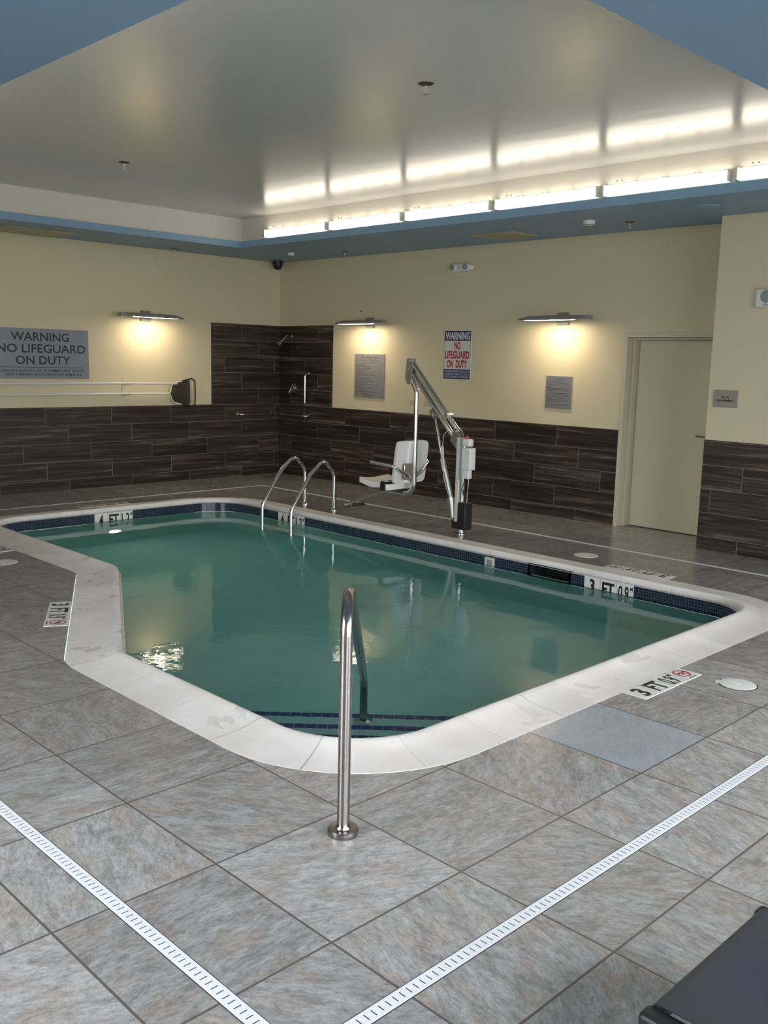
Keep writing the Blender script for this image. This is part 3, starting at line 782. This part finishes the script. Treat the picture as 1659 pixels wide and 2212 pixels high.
lpart(MB().tube(fillet([(4.385, -1.69, 1.58), (4.478, -1.69, 1.425), (4.478, -1.69, .318), (4.10, -1.725, .318)], [.10, .13], 12), .0262, 20), 'seat_pole', 'chrome')
# seat shell
def rshell(fn, nu, nv, th):
    """closed curved slab: fn(u,v) -> (point, normal)"""
    b = MB(); v = []
    for s2 in (0, 1):
        for j in range(nv + 1):
            for i in range(nu + 1):
                p, nrm = fn(i / nu, j / nv); v.append(Vector(p) + Vector(nrm) * th * s2)
    W = nu + 1; N = W * (nv + 1); f = []
    for j in range(nv):
        for i in range(nu):
            a = j * W + i; f.append((a, a + 1, a + 1 + W, a + W)); f.append((N + a, N + a + W, N + a + W + 1, N + a + 1))
    for i in range(nu):
        f.append((i, N + i, N + i + 1, i + 1)); a = nv * W + i; f.append((a, a + 1, N + a + 1, N + a))
    for j in range(nv):
        a = j * W; f.append((a, a + W, N + a + W, N + a)); a = j * W + nu; f.append((a, N + a, N + a + W, a + W))
    b.add(v, f, True); return b
def rc(u, v, w, h, r):
    """map unit square to a rounded rectangle of w x h (soft corners)"""
    x = (u - .5) * w; y = (v - .5) * h
    ex = abs(2 * u - 1); ey = abs(2 * v - 1)
    k = 1 - .075 * (ex ** 9) * (ey ** 9)
    return x * k, y * k
def back_fn(u, v):
    a, h = rc(u, v, .47, .455, .06)
    ch = -.016 if abs(a) < .045 else 0.0      # moulded centre channel
    x = 4.432 + .06 * (h / .455) - .035 * (1 - (2 * a / .47) ** 2) + ch * -1
    return (x, -1.73 + a, .675 + h), (1, 0, -.1)
def seat_fn(u, v):
    a, d = rc(u, v, .46, .46, .06)
    t = v
    z = .437 + .028 * math.cos(2 * PI * min(1, max(0, t))) * .6 + .02 * ((2 * a / .46) ** 2)
    return (3.87 + .23 + d, -1.725 + a, z), (0, 0, -1)
sb_ = lpart(rshell(back_fn, 30, 16, .045), 'seat_back', 'white_shell', bevel=.010, bseg=3)
lpart(rshell(seat_fn, 20, 16, .062), 'seat', 'white_shell', bevel=.014, bseg=3)
lpart(MB().box(4.22, 4.328, -1.945, -1.505, .365, .44), 'seat_hinge_block', 'white_shell', bevel=.012)
lpart(MB().box(4.475, 4.487, -1.85, -1.69, .49, .665), 'back_plate', 'chrome', sb_, bevel=.003)
lpart(MB().box(4.245, 4.305, -1.968, -1.955, .365, .452).box(4.245, 4.305, -1.96, -1.50, .452, .462).box(4.326, 4.338, -1.955, -1.50, .435, .462).box(4.300, 4.336, -1.962, -1.95, .436, .460), 'seat_belt', 'strap')
for sgn, pts in ((-1, [(4.465, -1.735, .487), (4.50, -1.84, .56), (4.47, -2.0, .640), (4.30, -2.035, .655), (4.051, -2.08, .678)]), (1, [(4.465, -1.72, .487), (4.50, -1.60, .57), (4.44, -1.43, .665), (4.30, -1.38, .668), (4.06, -1.36, .68)])):
    ar = lpart(MB().tube(fillet(pts, [.04, .05, .05]), .016, 14), 'armrest', 'chrome')
    p2, p3 = Vector(pts[-2]), Vector(pts[-1]); d = (p3 - p2).normalized()
    lpart(MB().tube([p3 - d * .13, p3 + d * .005], .019, 14), 'grip', 'black', ar)
ft = lpart(MB().tube(fillet([(4.12, -1.73, .335), (4.05, -1.74, .31), (3.61, -1.93, .118), (3.64, -1.82, .118)], [.05, .03]), .018, 12), 'footrest', 'chrome')
lpart(MB().tube([(3.617, -1.91, .118), (3.672, -1.66, .118)], .019, 14), 'grip', 'black', ft)

# ------------------------------------------------------------------ fluorescent strips in the tray
def strip_light(label):
    """local: x along, -y out of the wall, origin at wall, bottom-left"""
    e = empty('strip_light', label, 'light fixture', (0, 0, 0), 0, 'fluorescent strips along the ceiling tray')
    Lg = 1.165
    MB().box(0, Lg, -.012, 0, 0, .098).box(0, .008, -.068, -.012, .0, .094).box(Lg - .008, Lg, -.068, -.012, .0, .094).build('housing', 'white_pl', e)
    MB().add([(.008, -.068, .014), (Lg - .008, -.068, .014), (Lg - .008, -.060, .086), (.008, -.060, .086), (.008, -.012, .094), (Lg - .008, -.012, .094), (.008, -.012, .002), (Lg - .008, -.012, .002)],
             [(0, 1, 2, 3), (3, 2, 5, 4), (6, 7, 1, 0)]).build('lens', 'tubes', e, fix=False)
    for q in (1, 2, 3): MB().box(Lg * q / 4 - .012, Lg * q / 4 + .012, -.062, -.012, .0945, .100).build('lens_clip', 'greypl', e)
    for q in (.10, .15): MB().lathe([(.005, -.008), (.005, 0)], (q, 0, .126), 'y', 10).build('screw', 'brass', e)
    MB().box(-.022, .004, -.03, -.004, -.004, .008).build('end_bracket', 'brass', e)
    return e
ORD = ['first', 'second', 'third', 'fourth', 'fifth', 'sixth']
proto = None
for i in range(6):
    lab = 'glowing fluorescent strip on the far tray wall, %s from the far corner' % ORD[i]
    if proto is None: o = proto = strip_light(lab)
    else: o = copy_tree(proto); o['label'] = lab
    o.location = (1.562 + 1.233 * i, TY1 + sb, HL + .018)
for i in range(6):
    o = copy_tree(proto); o['label'] = 'fluorescent strip hidden on the near tray wall, %s from its far end' % ORD[i]
    o['group'] = 'fluorescent strips along the near tray wall'
    o.rotation_euler = (0, 0, PI); o.location = (1.562 + 1.165 + 1.233 * i, TY0 - sb, HL + .018)

# ------------------------------------------------------------------ wall lamps
def wall_lamp(label):
    """local: x along the wall, -y out of the wall; z=0 wall-plate centre"""
    e = empty('wall_lamp', label, 'wall lamp', (0, 0, 0))
    MB().box(-.075, .075, -.03, 0, -.062, .075).build('wall_plate', 'lampplate', e, bevel=.004)
    D = -.25
    MB().box(-.040, .040, D + .03, -.02, -.018, .018).build('bracket', 'lampplate', e, bevel=.003)
    # long canopy, shallow hood in section, tapering at its free end
    b = MB(); N = 24; sec = [(-.062, -.014), (-.058, .012), (-.036, .028), (0, .033), (.036, .028), (.058, .012), (.062, -.014)]
    v = []
    for i in range(N + 1):
        t = i / N; x = -.43 + .85 * t; k = min(1, .30 + .70 * math.sin(min(1, t / .22) * PI / 2)); dz = -.010 * (1 - min(1, t / .22)) ** 2
        for y, z in sec: v.append((x, D + y * (.35 + .65 * k), -.004 + z * k + dz))
    n = len(sec); f = []
    for i in range(N):
        for j in range(n - 1): f.append((i * n + j, i * n + j + 1, (i + 1) * n + j + 1, (i + 1) * n + j))
    b.add(v, f, True); b.add(v, [tuple(range(n)), tuple(range(N * n, (N + 1) * n))])
    cn = b.build('canopy', 'lampgrey', e)
    so_ = cn.modifiers.new('shell', 'SOLIDIFY'); so_.thickness = .003
    MB().box(.40, .51, D - .045, D + .045, -.020, .024).build('end_block', 'lampgrey', e, bevel=.005)
    v = []; M2 = 16
    for i in range(M2 + 1):
        t = i / M2; x = -.39 + .71 * t; hw = .030 * math.sin(max(.08, min(1, min(t, 1 - t) * 6)) * PI / 2)
        for y in (D - hw, D + hw): v.append((x, y, -.016 - .006 * math.sin(t * PI) ** .4))
    MB().add(v, [(2 * i, 2 * i + 1, 2 * i + 3, 2 * i + 2) for i in range(M2)], True).build('lens', 'lampglow', e, fix=False)
    return e
lampA = wall_lamp('long grey wall lamp above the notice headed Pool Area Use, beside the shower'); lampA.location = (1.985, 0, 2.225)
lampB = copy_tree(lampA); lampB['label'] = 'long grey wall lamp above the notice headed Pool Lift, near the door'; lampB.location = (5.11, 0, 2.237)
lampC = copy_tree(lampA); lampC['label'] = 'long grey wall lamp on the left wall above the skimmer net'; lampC.location = (0, -2.27, 2.237)
lampC.rotation_euler = (0, 0, PI / 2)
for o in (lampC,):
    o.scale = (-1, 1, 1)
def bulb(loc, watt):
    L = bpy.data.lights.new('lamp_bulb', 'AREA'); L.shape = 'DISK'; L.size = .11; L.energy = watt; L.color = (1.0, .82, .56)
    o = bpy.data.objects.new('lamp_bulb', L); COL.objects.link(o); o.location = loc
for p in ((1.985, -.25, 2.196), (5.11, -.25, 2.208), (.25, -2.27, 2.208)): bulb(p, 3.4)

# ------------------------------------------------------------------ signs
def words(b, x0, x1, zc, h, y, dens=.9):
    x = x0
    while x < x1 - .004:
        w = random.uniform(.010, .034); w = min(w, x1 - x)
        b.box(x, x + w, y, y + .0006, zc - h / 2, zc + h / 2); x += w + .005
# big grey sign on the left wall
S = empty('warning_sign', 'large blue-grey sign with WARNING NO LIFEGUARD ON DUTY on the left wall', 'sign', (0, -3.695, 1.715), PI / 2)
MB().box(-.602, .602, -.012, 0, -.305, .303).build('panel', 'sgrey_daylit', S, bevel=.002)  # bluish tint of window daylight put into the panel grey
R = (PI / 2, 0, 0)
text_mesh('lettering', 'WARNING', .74, .105, 'sink', S, (-.03, -.0128, .205), R, .012)
text_mesh('lettering', 'NO LIFEGUARD', 1.13, .105, 'sink', S, (-.01, -.0128, .063), R, .012)
text_mesh('lettering', 'ON DUTY', .70, .105, 'sink', S, (.0, -.0128, -.078), R, .012)
MB().box(-.55, .53, -.0128, -.0118, -.168, -.163).build('rule', 'sink', S)
text_mesh('lettering', 'CHILDREN SHOULD NOT USE THE SWIMMING POOL WITHOUT', 1.08, .03, 'sink', S, (0, -.0128, -.206), R, .012)
text_mesh('lettering', 'ADULT SUPERVISION. ADULTS SHOULD NOT SWIM ALONE.', .98, .03, 'sink', S, (.01, -.0128, -.252), R, .012)
# small WARNING poster
S = empty('warning_poster', 'blue, white and red poster reading WARNING NO LIFEGUARD ON DUTY', 'poster', (3.553, 0, 1.825))
MB().box(-.223, .223, -.006, 0, -.30, .30).build('sheet', 'swhite', S)
MB().box(-.216, .216, -.0068, -.006, .172, .293).build('header_band', 'sblue', S)
MB().box(-.216, .216, -.0068, -.006, -.296, -.176).build('footer_band', 'sblue', S)
MB().box(-.2165, -.2135, -.0065, -.0058, -.176, .172).box(.2135, .2165, -.0065, -.0058, -.176, .172).build('border', 'sblue', S)
text_mesh('lettering', 'WARNING', .40, .098, 'swhite', S, (0, -.0074, .232), R, .035)
text_mesh('lettering', 'NO', .098, .098, 'sred', S, (0, -.0066, .113), R, .035)
text_mesh('lettering', 'LIFEGUARD', .40, .098, 'sred', S, (0, -.0066, .0), R, .035)
text_mesh('lettering', 'ON  DUTY', .33, .098, 'sred', S, (0, -.0066, -.112), R, .035)
for q, t in enumerate(('CHILDREN UNDER THE AGE OF 14', 'SHOULD NOT USE POOL OR SPA', 'WITHOUT AN ADULT IN ATTENDANCE')):
    text_mesh('lettering', t, .40, .025, 'spale', S, (0, -.0074, -.203 - .034 * q), R)
# Pool Area Use
S = empty('rules_sign', 'tall grey notice headed Pool Area Use beside the shower tiles', 'sign', (1.983, 0, 1.522))
MB().box(-.293, .293, -.012, 0, -.297, .295).build('panel', 'sgrey', S, bevel=.002)
text_mesh('lettering', 'Pool Area Use', .31, .042, 'sink2', S, (0, -.0128, .252), R, .01)
text_mesh('lettering', 'For your safety, it is required that you', .40, .020, 'sink2', S, (0, -.0128, .209), R)
text_mesh('lettering', 'observe the following:', .23, .020, 'sink2', S, (0, -.0128, .180), R)
b = MB()
for q, L in enumerate([.19, .27, .31, .26, .19, .35, .40, .29, .32, .38, .21, .42, .20, .33, .23, .41, .30]): words(b, -.262, -.262 + L, .150 - q * .0245, .010, -.0128)
words(b, -.12, .10, -.262, .010, -.0128); words(b, -.07, .06, -.284, .009, -.0128)
b.build('fine_print', 'sink2', S)
# Pool Lift
S = empty('lift_sign', 'smaller grey notice headed Pool Lift with a wheelchair symbol, near the door', 'sign', (5.095, 0, 1.424))
MB().box(-.177, .177, -.012, 0, -.183, .183).build('panel', 'sgrey', S, bevel=.002)
text_mesh('lettering', 'Pool Lift', .125, .025, 'sink2', S, (.022, -.0128, .152), R, .01)
ic = MB().lathe([(.004, -.0006), (.004, 0)], (-.068, -.0124, .165), 'y', 10)
ic.tube([(-.068 + .009 * math.cos(a), -.0126, .147 + .009 * math.sin(a)) for a in [2 * PI * q / 14 for q in range(14)]], .0014, 6, closed=True).obox((-.068, -.0126, .160), (-.066, -.0126, .149), .003, .001, (0, 1, 0)).obox((-.066, -.0126, .150), (-.055, -.0126, .149), .003, .001, (0, 1, 0)).obox((-.056, -.0126, .149), (-.051, -.0126, .140), .003, .001, (0, 1, 0))
ic.build('wheelchair_symbol', 'sink2', S)
b = MB()
for q, L in enumerate([.19, .28, .30, .06, .28, .30, .09, .28, .30, .30, .26, .29, .25, .04, .29, .15]): words(b, -.155, -.155 + L, .122 - q * .0185, .008, -.0128)
b.build('fine_print', 'sink2', S)
# Pool equipment
S = empty('room_sign', 'small taupe plate reading POOL EQUIPMENT beside the door', 'sign', (7.282, CY, 1.457))
MB().box(-.119, .119, -.010, 0, -.081, .081).build('panel', 'taupe', S, bevel=.002)
text_mesh('lettering', 'POOL', .080, .022, 'sink', S, (0, -.0108, .012), R, .03)
text_mesh('lettering', 'EQUIPMENT', .170, .022, 'sink', S, (0, -.0108, -.020), R, .03)
# horn / speaker
S = empty('wall_horn', 'pale grey alarm speaker box high on the wall right of the door', 'alarm', (7.595, CY, 2.37))
MB().box(-.092, .10, -.035, 0, -.082, .082).build('housing', 'white_pl', S, bevel=.008)
MB().lathe([(.058, -.038), (.058, -.034), (.05, -.041), (.001, -.041)][::-1], (.01, 0, .018), 'y').build('speaker_grille', 'greypl', S)
MB().box(-.02, .03, -.038, -.034, -.066, -.055).lathe([(.006, -.038), (.006, -.034)], (.0, 0, -.046), 'y', 10).build('indicator', 'greypl', S)

# outlets
for x, z, lab in ((2.808, 1.198, 'beige blank wall plate nearer the shower, behind the steel seat pole'), (3.064, 1.201, 'beige blank wall plate behind the slanted lift arms')):
    e = empty('wall_plate', lab, 'wall plate', (x, 0, z))
    MB().box(-.056, .056, -.008, 0, -.036, .036).build('cover', 'beige', e, bevel=.003)
    MB().lathe([(.004, -.0092), (.004, -.007)], (-.035, 0, 0), 'y', 10).lathe([(.004, -.0092), (.004, -.007)], (.035, 0, 0), 'y', 10).build('screw', 'dull', e)
e = MB().lathe([(.001, -.012), (.009, -.010), (.011, 0)], (1.785, 0, 2.387), 'y', 16).build('red_marker', 'red'); tag(e, 'tiny red marker on the wall just above the lamp beside the shower', 'marker')

# emergency light
S = empty('emergency_light', 'white twin-head emergency light high on the back wall', 'emergency light', (3.60, 0, 2.872))
n = 24
poly = [(.16 * math.copysign(abs(math.cos(2 * PI * q / n)) ** .7, math.cos(2 * PI * q / n)), .052 * math.copysign(abs(math.sin(2 * PI * q / n)) ** .7, math.sin(2 * PI * q / n))) for q in range(n)]
v = [(x, 0, z) for x, z in poly] + [(x * .93, -.055, z * .93) for x, z in poly] + [(x * .8, -.062, z * .8) for x, z in poly]
f = [(i, (i + 1) % n, n + (i + 1) % n, n + i) for i in range(n)] + [(n + i, n + (i + 1) % n, 2 * n + (i + 1) % n, 2 * n + i) for i in range(n)]
b = MB().add(v, f, True); b.add(v, [tuple(range(2 * n, 3 * n))]); b.build('housing', 'white_pl', S)
for s2 in (-1, 1):
    h = MB().lathe([(.038, -.095), (.044, -.09), (.05, -.05), (.03, -.02)], (s2 * .105, 0, .002), 'y', 24).build('lamp_head', 'white_pl', S)
    MB().lathe([(.001, -.098), (.036, -.097), (.038, -.094)], (s2 * .105, 0, .002), 'y', 24).build('lens', 'darklens', h)
    h.rotation_euler = (0, 0, 0)

# camera dome
S = empty('dome_camera', 'black dome security camera under the soffit in the far corner', 'security camera', (.20, -.20, HC))
MB().lathe([(.075, 0), (.075, -.045), (.070, -.055)]).build('base', 'black', S)
MB().lathe([(.066, -.052), (.064, -.08), (.050, -.108), (.028, -.124), (.001, -.129)]).build('dome', 'black', S)

# ceiling devices
def sprinkler(x, y, z, label, s=1.0):
    e = empty('sprinkler', label, 'sprinkler', (x, y, z))
    MB().lathe([(.046 * s, 0), (.046 * s, -.004), (.030 * s, -.014), (.014 * s, -.016)]).build('escutcheon', 'brass', e)
    b = MB().lathe([(.010, -.014), (.010, -.03)], seg=12)
    for q in (-1, 1): b.tube([(q * .010, 0, -.03), (q * .014, 0, -.045), (q * .003, 0, -.062)], .0022, 6)
    b.tube([(0, 0, -.03), (0, 0, -.056)], .003, 6)
    b.build('frame', 'dull', e)
    MB().lathe([(.020, -.064), (.020, -.067), (.001, -.069)], seg=16).build('deflector', 'dull', e)
sprinkler(6.96, -4.30, HT, 'bronze sprinkler head in the middle of the glossy tray ceiling', 1.15)
sprinkler(3.11, -4.29, HT, 'bronze sprinkler head in the tray ceiling toward the left wall', 1.15)
sprinkler(.302, -1.992, HC, 'sprinkler head under the soffit along the left wall')
sprinkler(1.955, -.469, HC, 'sprinkler head under the far soffit near the shower corner')
sprinkler(6.247, -.606, HC, 'sprinkler head under the far soffit above the door')
def detector(x, y, label, r):
    e = empty('smoke_detector', label, 'smoke detector', (x, y, HC))
    MB().lathe([(r, 0), (r, -.012), (r * .95, -.03), (r * .62, -.045), (.001, -.047)]).build('body', 'white_pl', e)
    g = MB()
    for q in range(10):
        a = 2 * PI * q / 10; g.obox((r * .80 * math.cos(a), r * .80 * math.sin(a), -.037), (r * .64 * math.cos(a), r * .64 * math.sin(a), -.044), .010, .004)
    g.build('vent_slots', 'seam', e)
detector(1.214, -.766, 'small round white detector on the soffit near the camera dome', .045)
detector(5.962, -.887, 'larger round white smoke detector on the soffit above the door', .062)
S = empty('ceiling_vent', 'square cream vent cover in the far soffit above the emergency light', 'vent cover', (4.64, -.60, HC))
MB().box(-.29, .29, -.16, .29, -.012, 0).build('cover', 'vent', S, bevel=.004)
g = MB()
for q in range(9): g.box(-.25, .25, -.125 + q * .045, -.112 + q * .045, -.014, -.011)
g.build('louvre', 'taupe', S)
S = empty('ceiling_vent', 'square cream vent cover in the soffit beside the left wall', 'vent cover', (.34, -3.95, HC))
MB().box(-.30, .30, -.42, .40, -.010, 0).build('cover', 'vent', S, bevel=.004)
S = empty('ceiling_speaker', 'round blue-painted speaker cover flush in the soffit at right', 'ceiling speaker', (7.26, -1.02, HC))
MB().lathe([(.115, 0), (.115, -.006), (.10, -.009), (.001, -.009)]).build('cover', 'bluecov', S)

# ------------------------------------------------------------------ shower fittings on the back wall
S = empty('shower', 'chrome shower head on the dark tiled corner', 'shower head', (.31, -T, 2.05))
MB().tube(fillet([(0, 0, 0), (0, -.09, .02), (-.02, -.16, -.06)], .04), .008, 12).lathe([(.028, -.006), (.028, 0)], (0, 0, 0), 'y').build('arm', 'chrome', S)
b = MB().tube([(-.02, -.155, -.055), (-.035, -.20, -.115), (-.04, -.215, -.135)], [.012, .038, .045], 18); b.build('spray_head', 'chrome', S)
S = empty('shower_valve', 'chrome lever shower valve on the dark tiles', 'shower valve', (.36, -T, 1.30))
MB().lathe([(.07, 0), (.07, -.006), (.03, -.012), (.026, -.055), (.001, -.058)], (0, 0, 0), 'y').build('escutcheon', 'chrome', S)
MB().tube(fillet([(0, -.05, 0), (.0, -.062, -.02), (-.015, -.075, -.075)], .01), .007, 10).tube([(.0, -.05, .01), (.035, -.055, .055)], .005, 10).build('lever', 'chrome', S)
def grab(label, loc, pts, r=.0155, rad=.045):
    e = empty('grab_bar', label, 'grab bar', loc)
    MB().tube(fillet(pts, rad), r, 16).build('bar', 'chrome', e)
    for p in (pts[0], pts[-1]):
        ax = 'x' if abs(pts[1][0] - pts[0][0]) > 1e-6 and abs(pts[0][1] - pts[1][1]) < 1e-6 else 'y'
        MB().lathe([(.036, 0), (.036, -.008 if ax == 'y' else .008), (.018, -.014 if ax == 'y' else .014)], p, ax).build('flange', 'steel', e)
grab('vertical steel grab bar on the shower tiles', (.70, -T, 1.06), [(0, 0, 0), (0, -.07, 0), (0, -.07, .455), (0, 0, .455)])
grab('horizontal steel grab bar on the back wall of the shower corner', (.10, -T, .90), [(0, 0, 0), (0, -.06, 0), (.60, -.06, 0), (.60, 0, 0)])
grab('horizontal steel grab bar on the left wall of the shower corner', (T, -.76, .905), [(0, 0, 0), (.06, 0, 0), (.06, .62, 0), (0, .62, 0)])

# ------------------------------------------------------------------ skimmer net and pole on the left wall
OX = .06
S = empty('pool_pole', 'upper white telescopic pole held on the left wall above the net pole', 'pool pole', (OX, -4.8, 1.355))
MB().tube([(0, -.6, 0), (0, 2.235, 0)], .0155, 14).tube([(0, 2.2, 0), (0, 2.98, -.002)], .0125, 14).build('pole', 'white_pl', S)
MB().tube([(0, 2.215, 0), (0, 2.255, 0)], .019, 14).build('locking_collar', 'offwhite', S)
S = empty('skimmer_net', 'black mesh skimmer net on a white pole on the left wall', 'skimmer net', (OX, -4.8, 1.218))
MB().tube([(0, -.6, 0), (0, 2.235, 0)], .0155, 14).tube([(0, 2.2, 0), (0, 2.85, 0)], .0125, 14).build('pole', 'white_pl', S)
MB().tube([(0, 2.215, 0), (0, 2.255, 0)], .019, 14).build('locking_collar', 'offwhite', S)
yb = 2.835
fr_ = [(yb, 0), (yb + .04, .02), (yb + .055, .10), (yb + .10, .15), (yb + .22, .165), (yb + .38, .205), (yb + .43, .17), (yb + .435, .0), (yb + .43, -.15), (yb + .38, -.185), (yb + .22, -.15), (yb + .10, -.125), (yb + .055, -.08), (yb + .04, -.02)]
MB().tube(fillet([(0, y, z) for y, z in fr_[:1] + fr_[1:5]], .02, 4), .007, 10).tube(fillet([(0, y, z) for y, z in (fr_[0], fr_[13], fr_[12], fr_[11], fr_[10])], .02, 4), .007, 10).build('yoke', 'white_pl', S)
MB().tube(fillet([(0, y, z) for y, z in (fr_[4], fr_[5], fr_[6], fr_[7], fr_[8], fr_[9], fr_[10])], .03, 5), .0095, 10).build('rim', 'black', S)
hull = [(y, z) for y, z in fr_[1:]]; v = []; f = []
cy_, cz_ = yb + .23, 0; rings = [(1.0, 0), (.8, -.018), (.5, -.028), (.2, -.032)]
for k2, dx in rings:
    for y, z in hull: v.append((dx * .9 - .004, yb + .045 + (cy_ + (y - cy_) * k2 - yb - .045) * .80, cz_ + (z - cz_) * k2 * .97))
n = len(hull); v.append((-.033, cy_, cz_))
for j in range(len(rings) - 1):
    for i in range(n): f.append((j * n + i, j * n + (i + 1) % n, (j + 1) * n + (i + 1) % n, (j + 1) * n + i))
for i in range(n): f.append(((len(rings) - 1) * n + i, (len(rings) - 1) * n + (i + 1) % n, len(v) - 1))
MB().add(v, f, True).build('net', 'netm', S, fix=False)
S = empty('pole_hook', 'small metal hooks on the left wall carrying the two white poles', 'pole hook', (0, -2.62, 1.30))
MB().box(0, .006, -.014, .014, -.10, .13).build('back_strip', 'offwhite', S)
for z in (.055, -.082): MB().tube(fillet([(.003, 0, z + .02), (.02, 0, z - .026), (.075, 0, z - .026), (.09, 0, z + .0)], .012), .004, 8).build('hook', 'dull', S)

# ------------------------------------------------------------------ lounge chair at the picture's lower right
S = empty('lounge_chair', 'dark grey sling lounge chair cut off by the lower right of the photo', 'lounge chair', (10.44, -6.87, 0))
W2 = .315; ZS = .30
for s2 in (-1, 1):
    y = s2 * (W2 - .02)
    b = MB()
    b.box(0, 1.95, y - .026, y + .026, ZS - .055, ZS)
    fo = b.build('side_rail', 'lframe', S, bevel=.013, bseg=3)
    b = MB(); b.obox((.10, y, ZS - .03), (.06, y, .0), .04, .05, (0, 1, 0)); b.build('leg', 'lframe', S, bevel=.006)
    b = MB(); b.obox((1.72, y, ZS - .03), (1.78, y, .0), .04, .05, (0, 1, 0)); b.build('leg', 'lframe', S, bevel=.006)
MB().tube([(.03, -W2 + .04, ZS - .012), (.03, W2 - .04, ZS - .012)], .018, 14).build('cross_tube', 'lframe', S)
# sling: wraps the end tube, sags across
b = MB(); NX, NY = 40, 16; v = []; th = .004
xs = []
for i in range(NX + 1):
    t = i / NX
    if t < .16:
        a = PI * (1.25 - 1.25 * t / .16 * .6) ; a = PI * (1.15 - (t / .16) * .65)
        xs.append((.036 + .026 * math.cos(a), ZS - .012 + .026 * math.sin(a)))
    else:
        q = (t - .16) / .84; xs.append((.036 + 1.86 * q, ZS + .014 - .006 * math.sin(min(1, q * 2) * PI)))
for side in (0, 1):
    for i, (x, z) in enumerate(xs):
        for j in range(NY + 1):
            q = j / NY; y = -W2 + .036 + (2 * W2 - .072) * q
            sag = -.022 * math.sin(q * PI) * min(1, max(0, (x - .05) / .25)) + .004 * math.sin(q * 9 + x * 7) * min(1, max(0, (x - .05) / .1))
            v.append((x, y, z + sag - th * side))
Wd = NY + 1; N = Wd * (NX + 1); f = []
for i in range(NX):
    for j in range(NY):
        a = i * Wd + j; f.append((a, a + 1, a + 1 + Wd, a + Wd)); f.append((N + a, N + a + Wd, N + a + Wd + 1, N + a + 1))
    a = i * Wd; f.append((a, a + Wd, N + a + Wd, N + a)); a = i * Wd + NY; f.append((a, N + a, N + a + Wd, a + Wd))
for j in range(NY): f.append((j, N + j, N + j + 1, j + 1)); a = NX * Wd + j; f.append((a, a + 1, N + a + 1, N + a))
b.add(v, f, True).build('sling', 'fabric', S)

# ------------------------------------------------------------------ light, world, camera
wd = bpy.data.worlds.new('overcast_sky'); scene.world = wd; wd.use_nodes = True; nt = wd.node_tree; nt.nodes.clear()
out = nt.nodes.new('ShaderNodeOutputWorld'); bg = nt.nodes.new('ShaderNodeBackground'); bg.inputs[1].default_value = 24.0
tc = nt.nodes.new('ShaderNodeTexCoord'); sx = nt.nodes.new('ShaderNodeSeparateXYZ'); cr = nt.nodes.new('ShaderNodeValToRGB')
nt.links.new(tc.outputs['Generated'], sx.inputs[0]); nt.links.new(sx.outputs[2], cr.inputs[0])
for e_, (p_, c_) in zip([cr.color_ramp.elements[0], cr.color_ramp.elements[1], cr.color_ramp.elements.new(.16), cr.color_ramp.elements.new(.45)],
                        [(0.0, (.35, .34, .365)), (1.0, (.95, .925, 1.0)), (.16, (.46, .45, .485)), (.45, (.76, .74, .80))]):
    e_.position = p_; e_.color = c_ + (1,)
nt.links.new(cr.outputs[0], bg.inputs[0]); nt.links.new(bg.outputs[0], out.inputs[0])

cd = bpy.data.cameras.new('camera'); cam = bpy.data.objects.new('camera', cd); COL.objects.link(cam)
yaw, pitch, roll, fpx = math.radians(45.29936427), math.radians(-9.12397957), math.radians(1.39033548), 2037.639
F = Vector((-math.sin(yaw) * math.cos(pitch), math.cos(yaw) * math.cos(pitch), math.sin(pitch))); r = Vector((math.cos(yaw), math.sin(yaw), 0)); u = r.cross(F)
R2 = r * math.cos(roll) + u * math.sin(roll); U2 = -r * math.sin(roll) + u * math.cos(roll)
mw = Matrix((R2, U2, -F)).transposed().to_4x4(); mw.translation = (11.3872448, -8.96890586, 1.73491788); cam.matrix_world = mw
cd.sensor_fit = 'HORIZONTAL'; cd.sensor_width = 36; cd.lens = fpx / 1659 * 36; cd.clip_start = .05; cd.clip_end = 200
scene.camera = cam

vs = scene.view_settings; vs.view_transform = 'Standard'; vs.look = 'None'; vs.gamma = 1; vs.exposure = 0.20; vs.use_curve_mapping = False
cy = scene.cycles
cy.use_denoising = True
try: cy.denoiser = 'OPENIMAGEDENOISE'
except Exception: pass
cy.max_bounces = 8; cy.diffuse_bounces = 3; cy.glossy_bounces = 4; cy.transmission_bounces = 5
cy.use_adaptive_sampling = True; cy.adaptive_threshold = .035; cy.adaptive_min_samples = 20; cy.transparent_max_bounces = 12; cy.volume_bounces = 0
cy.sample_clamp_indirect = 8; cy.caustics_reflective = False; cy.caustics_refractive = True
cy.use_light_tree = False
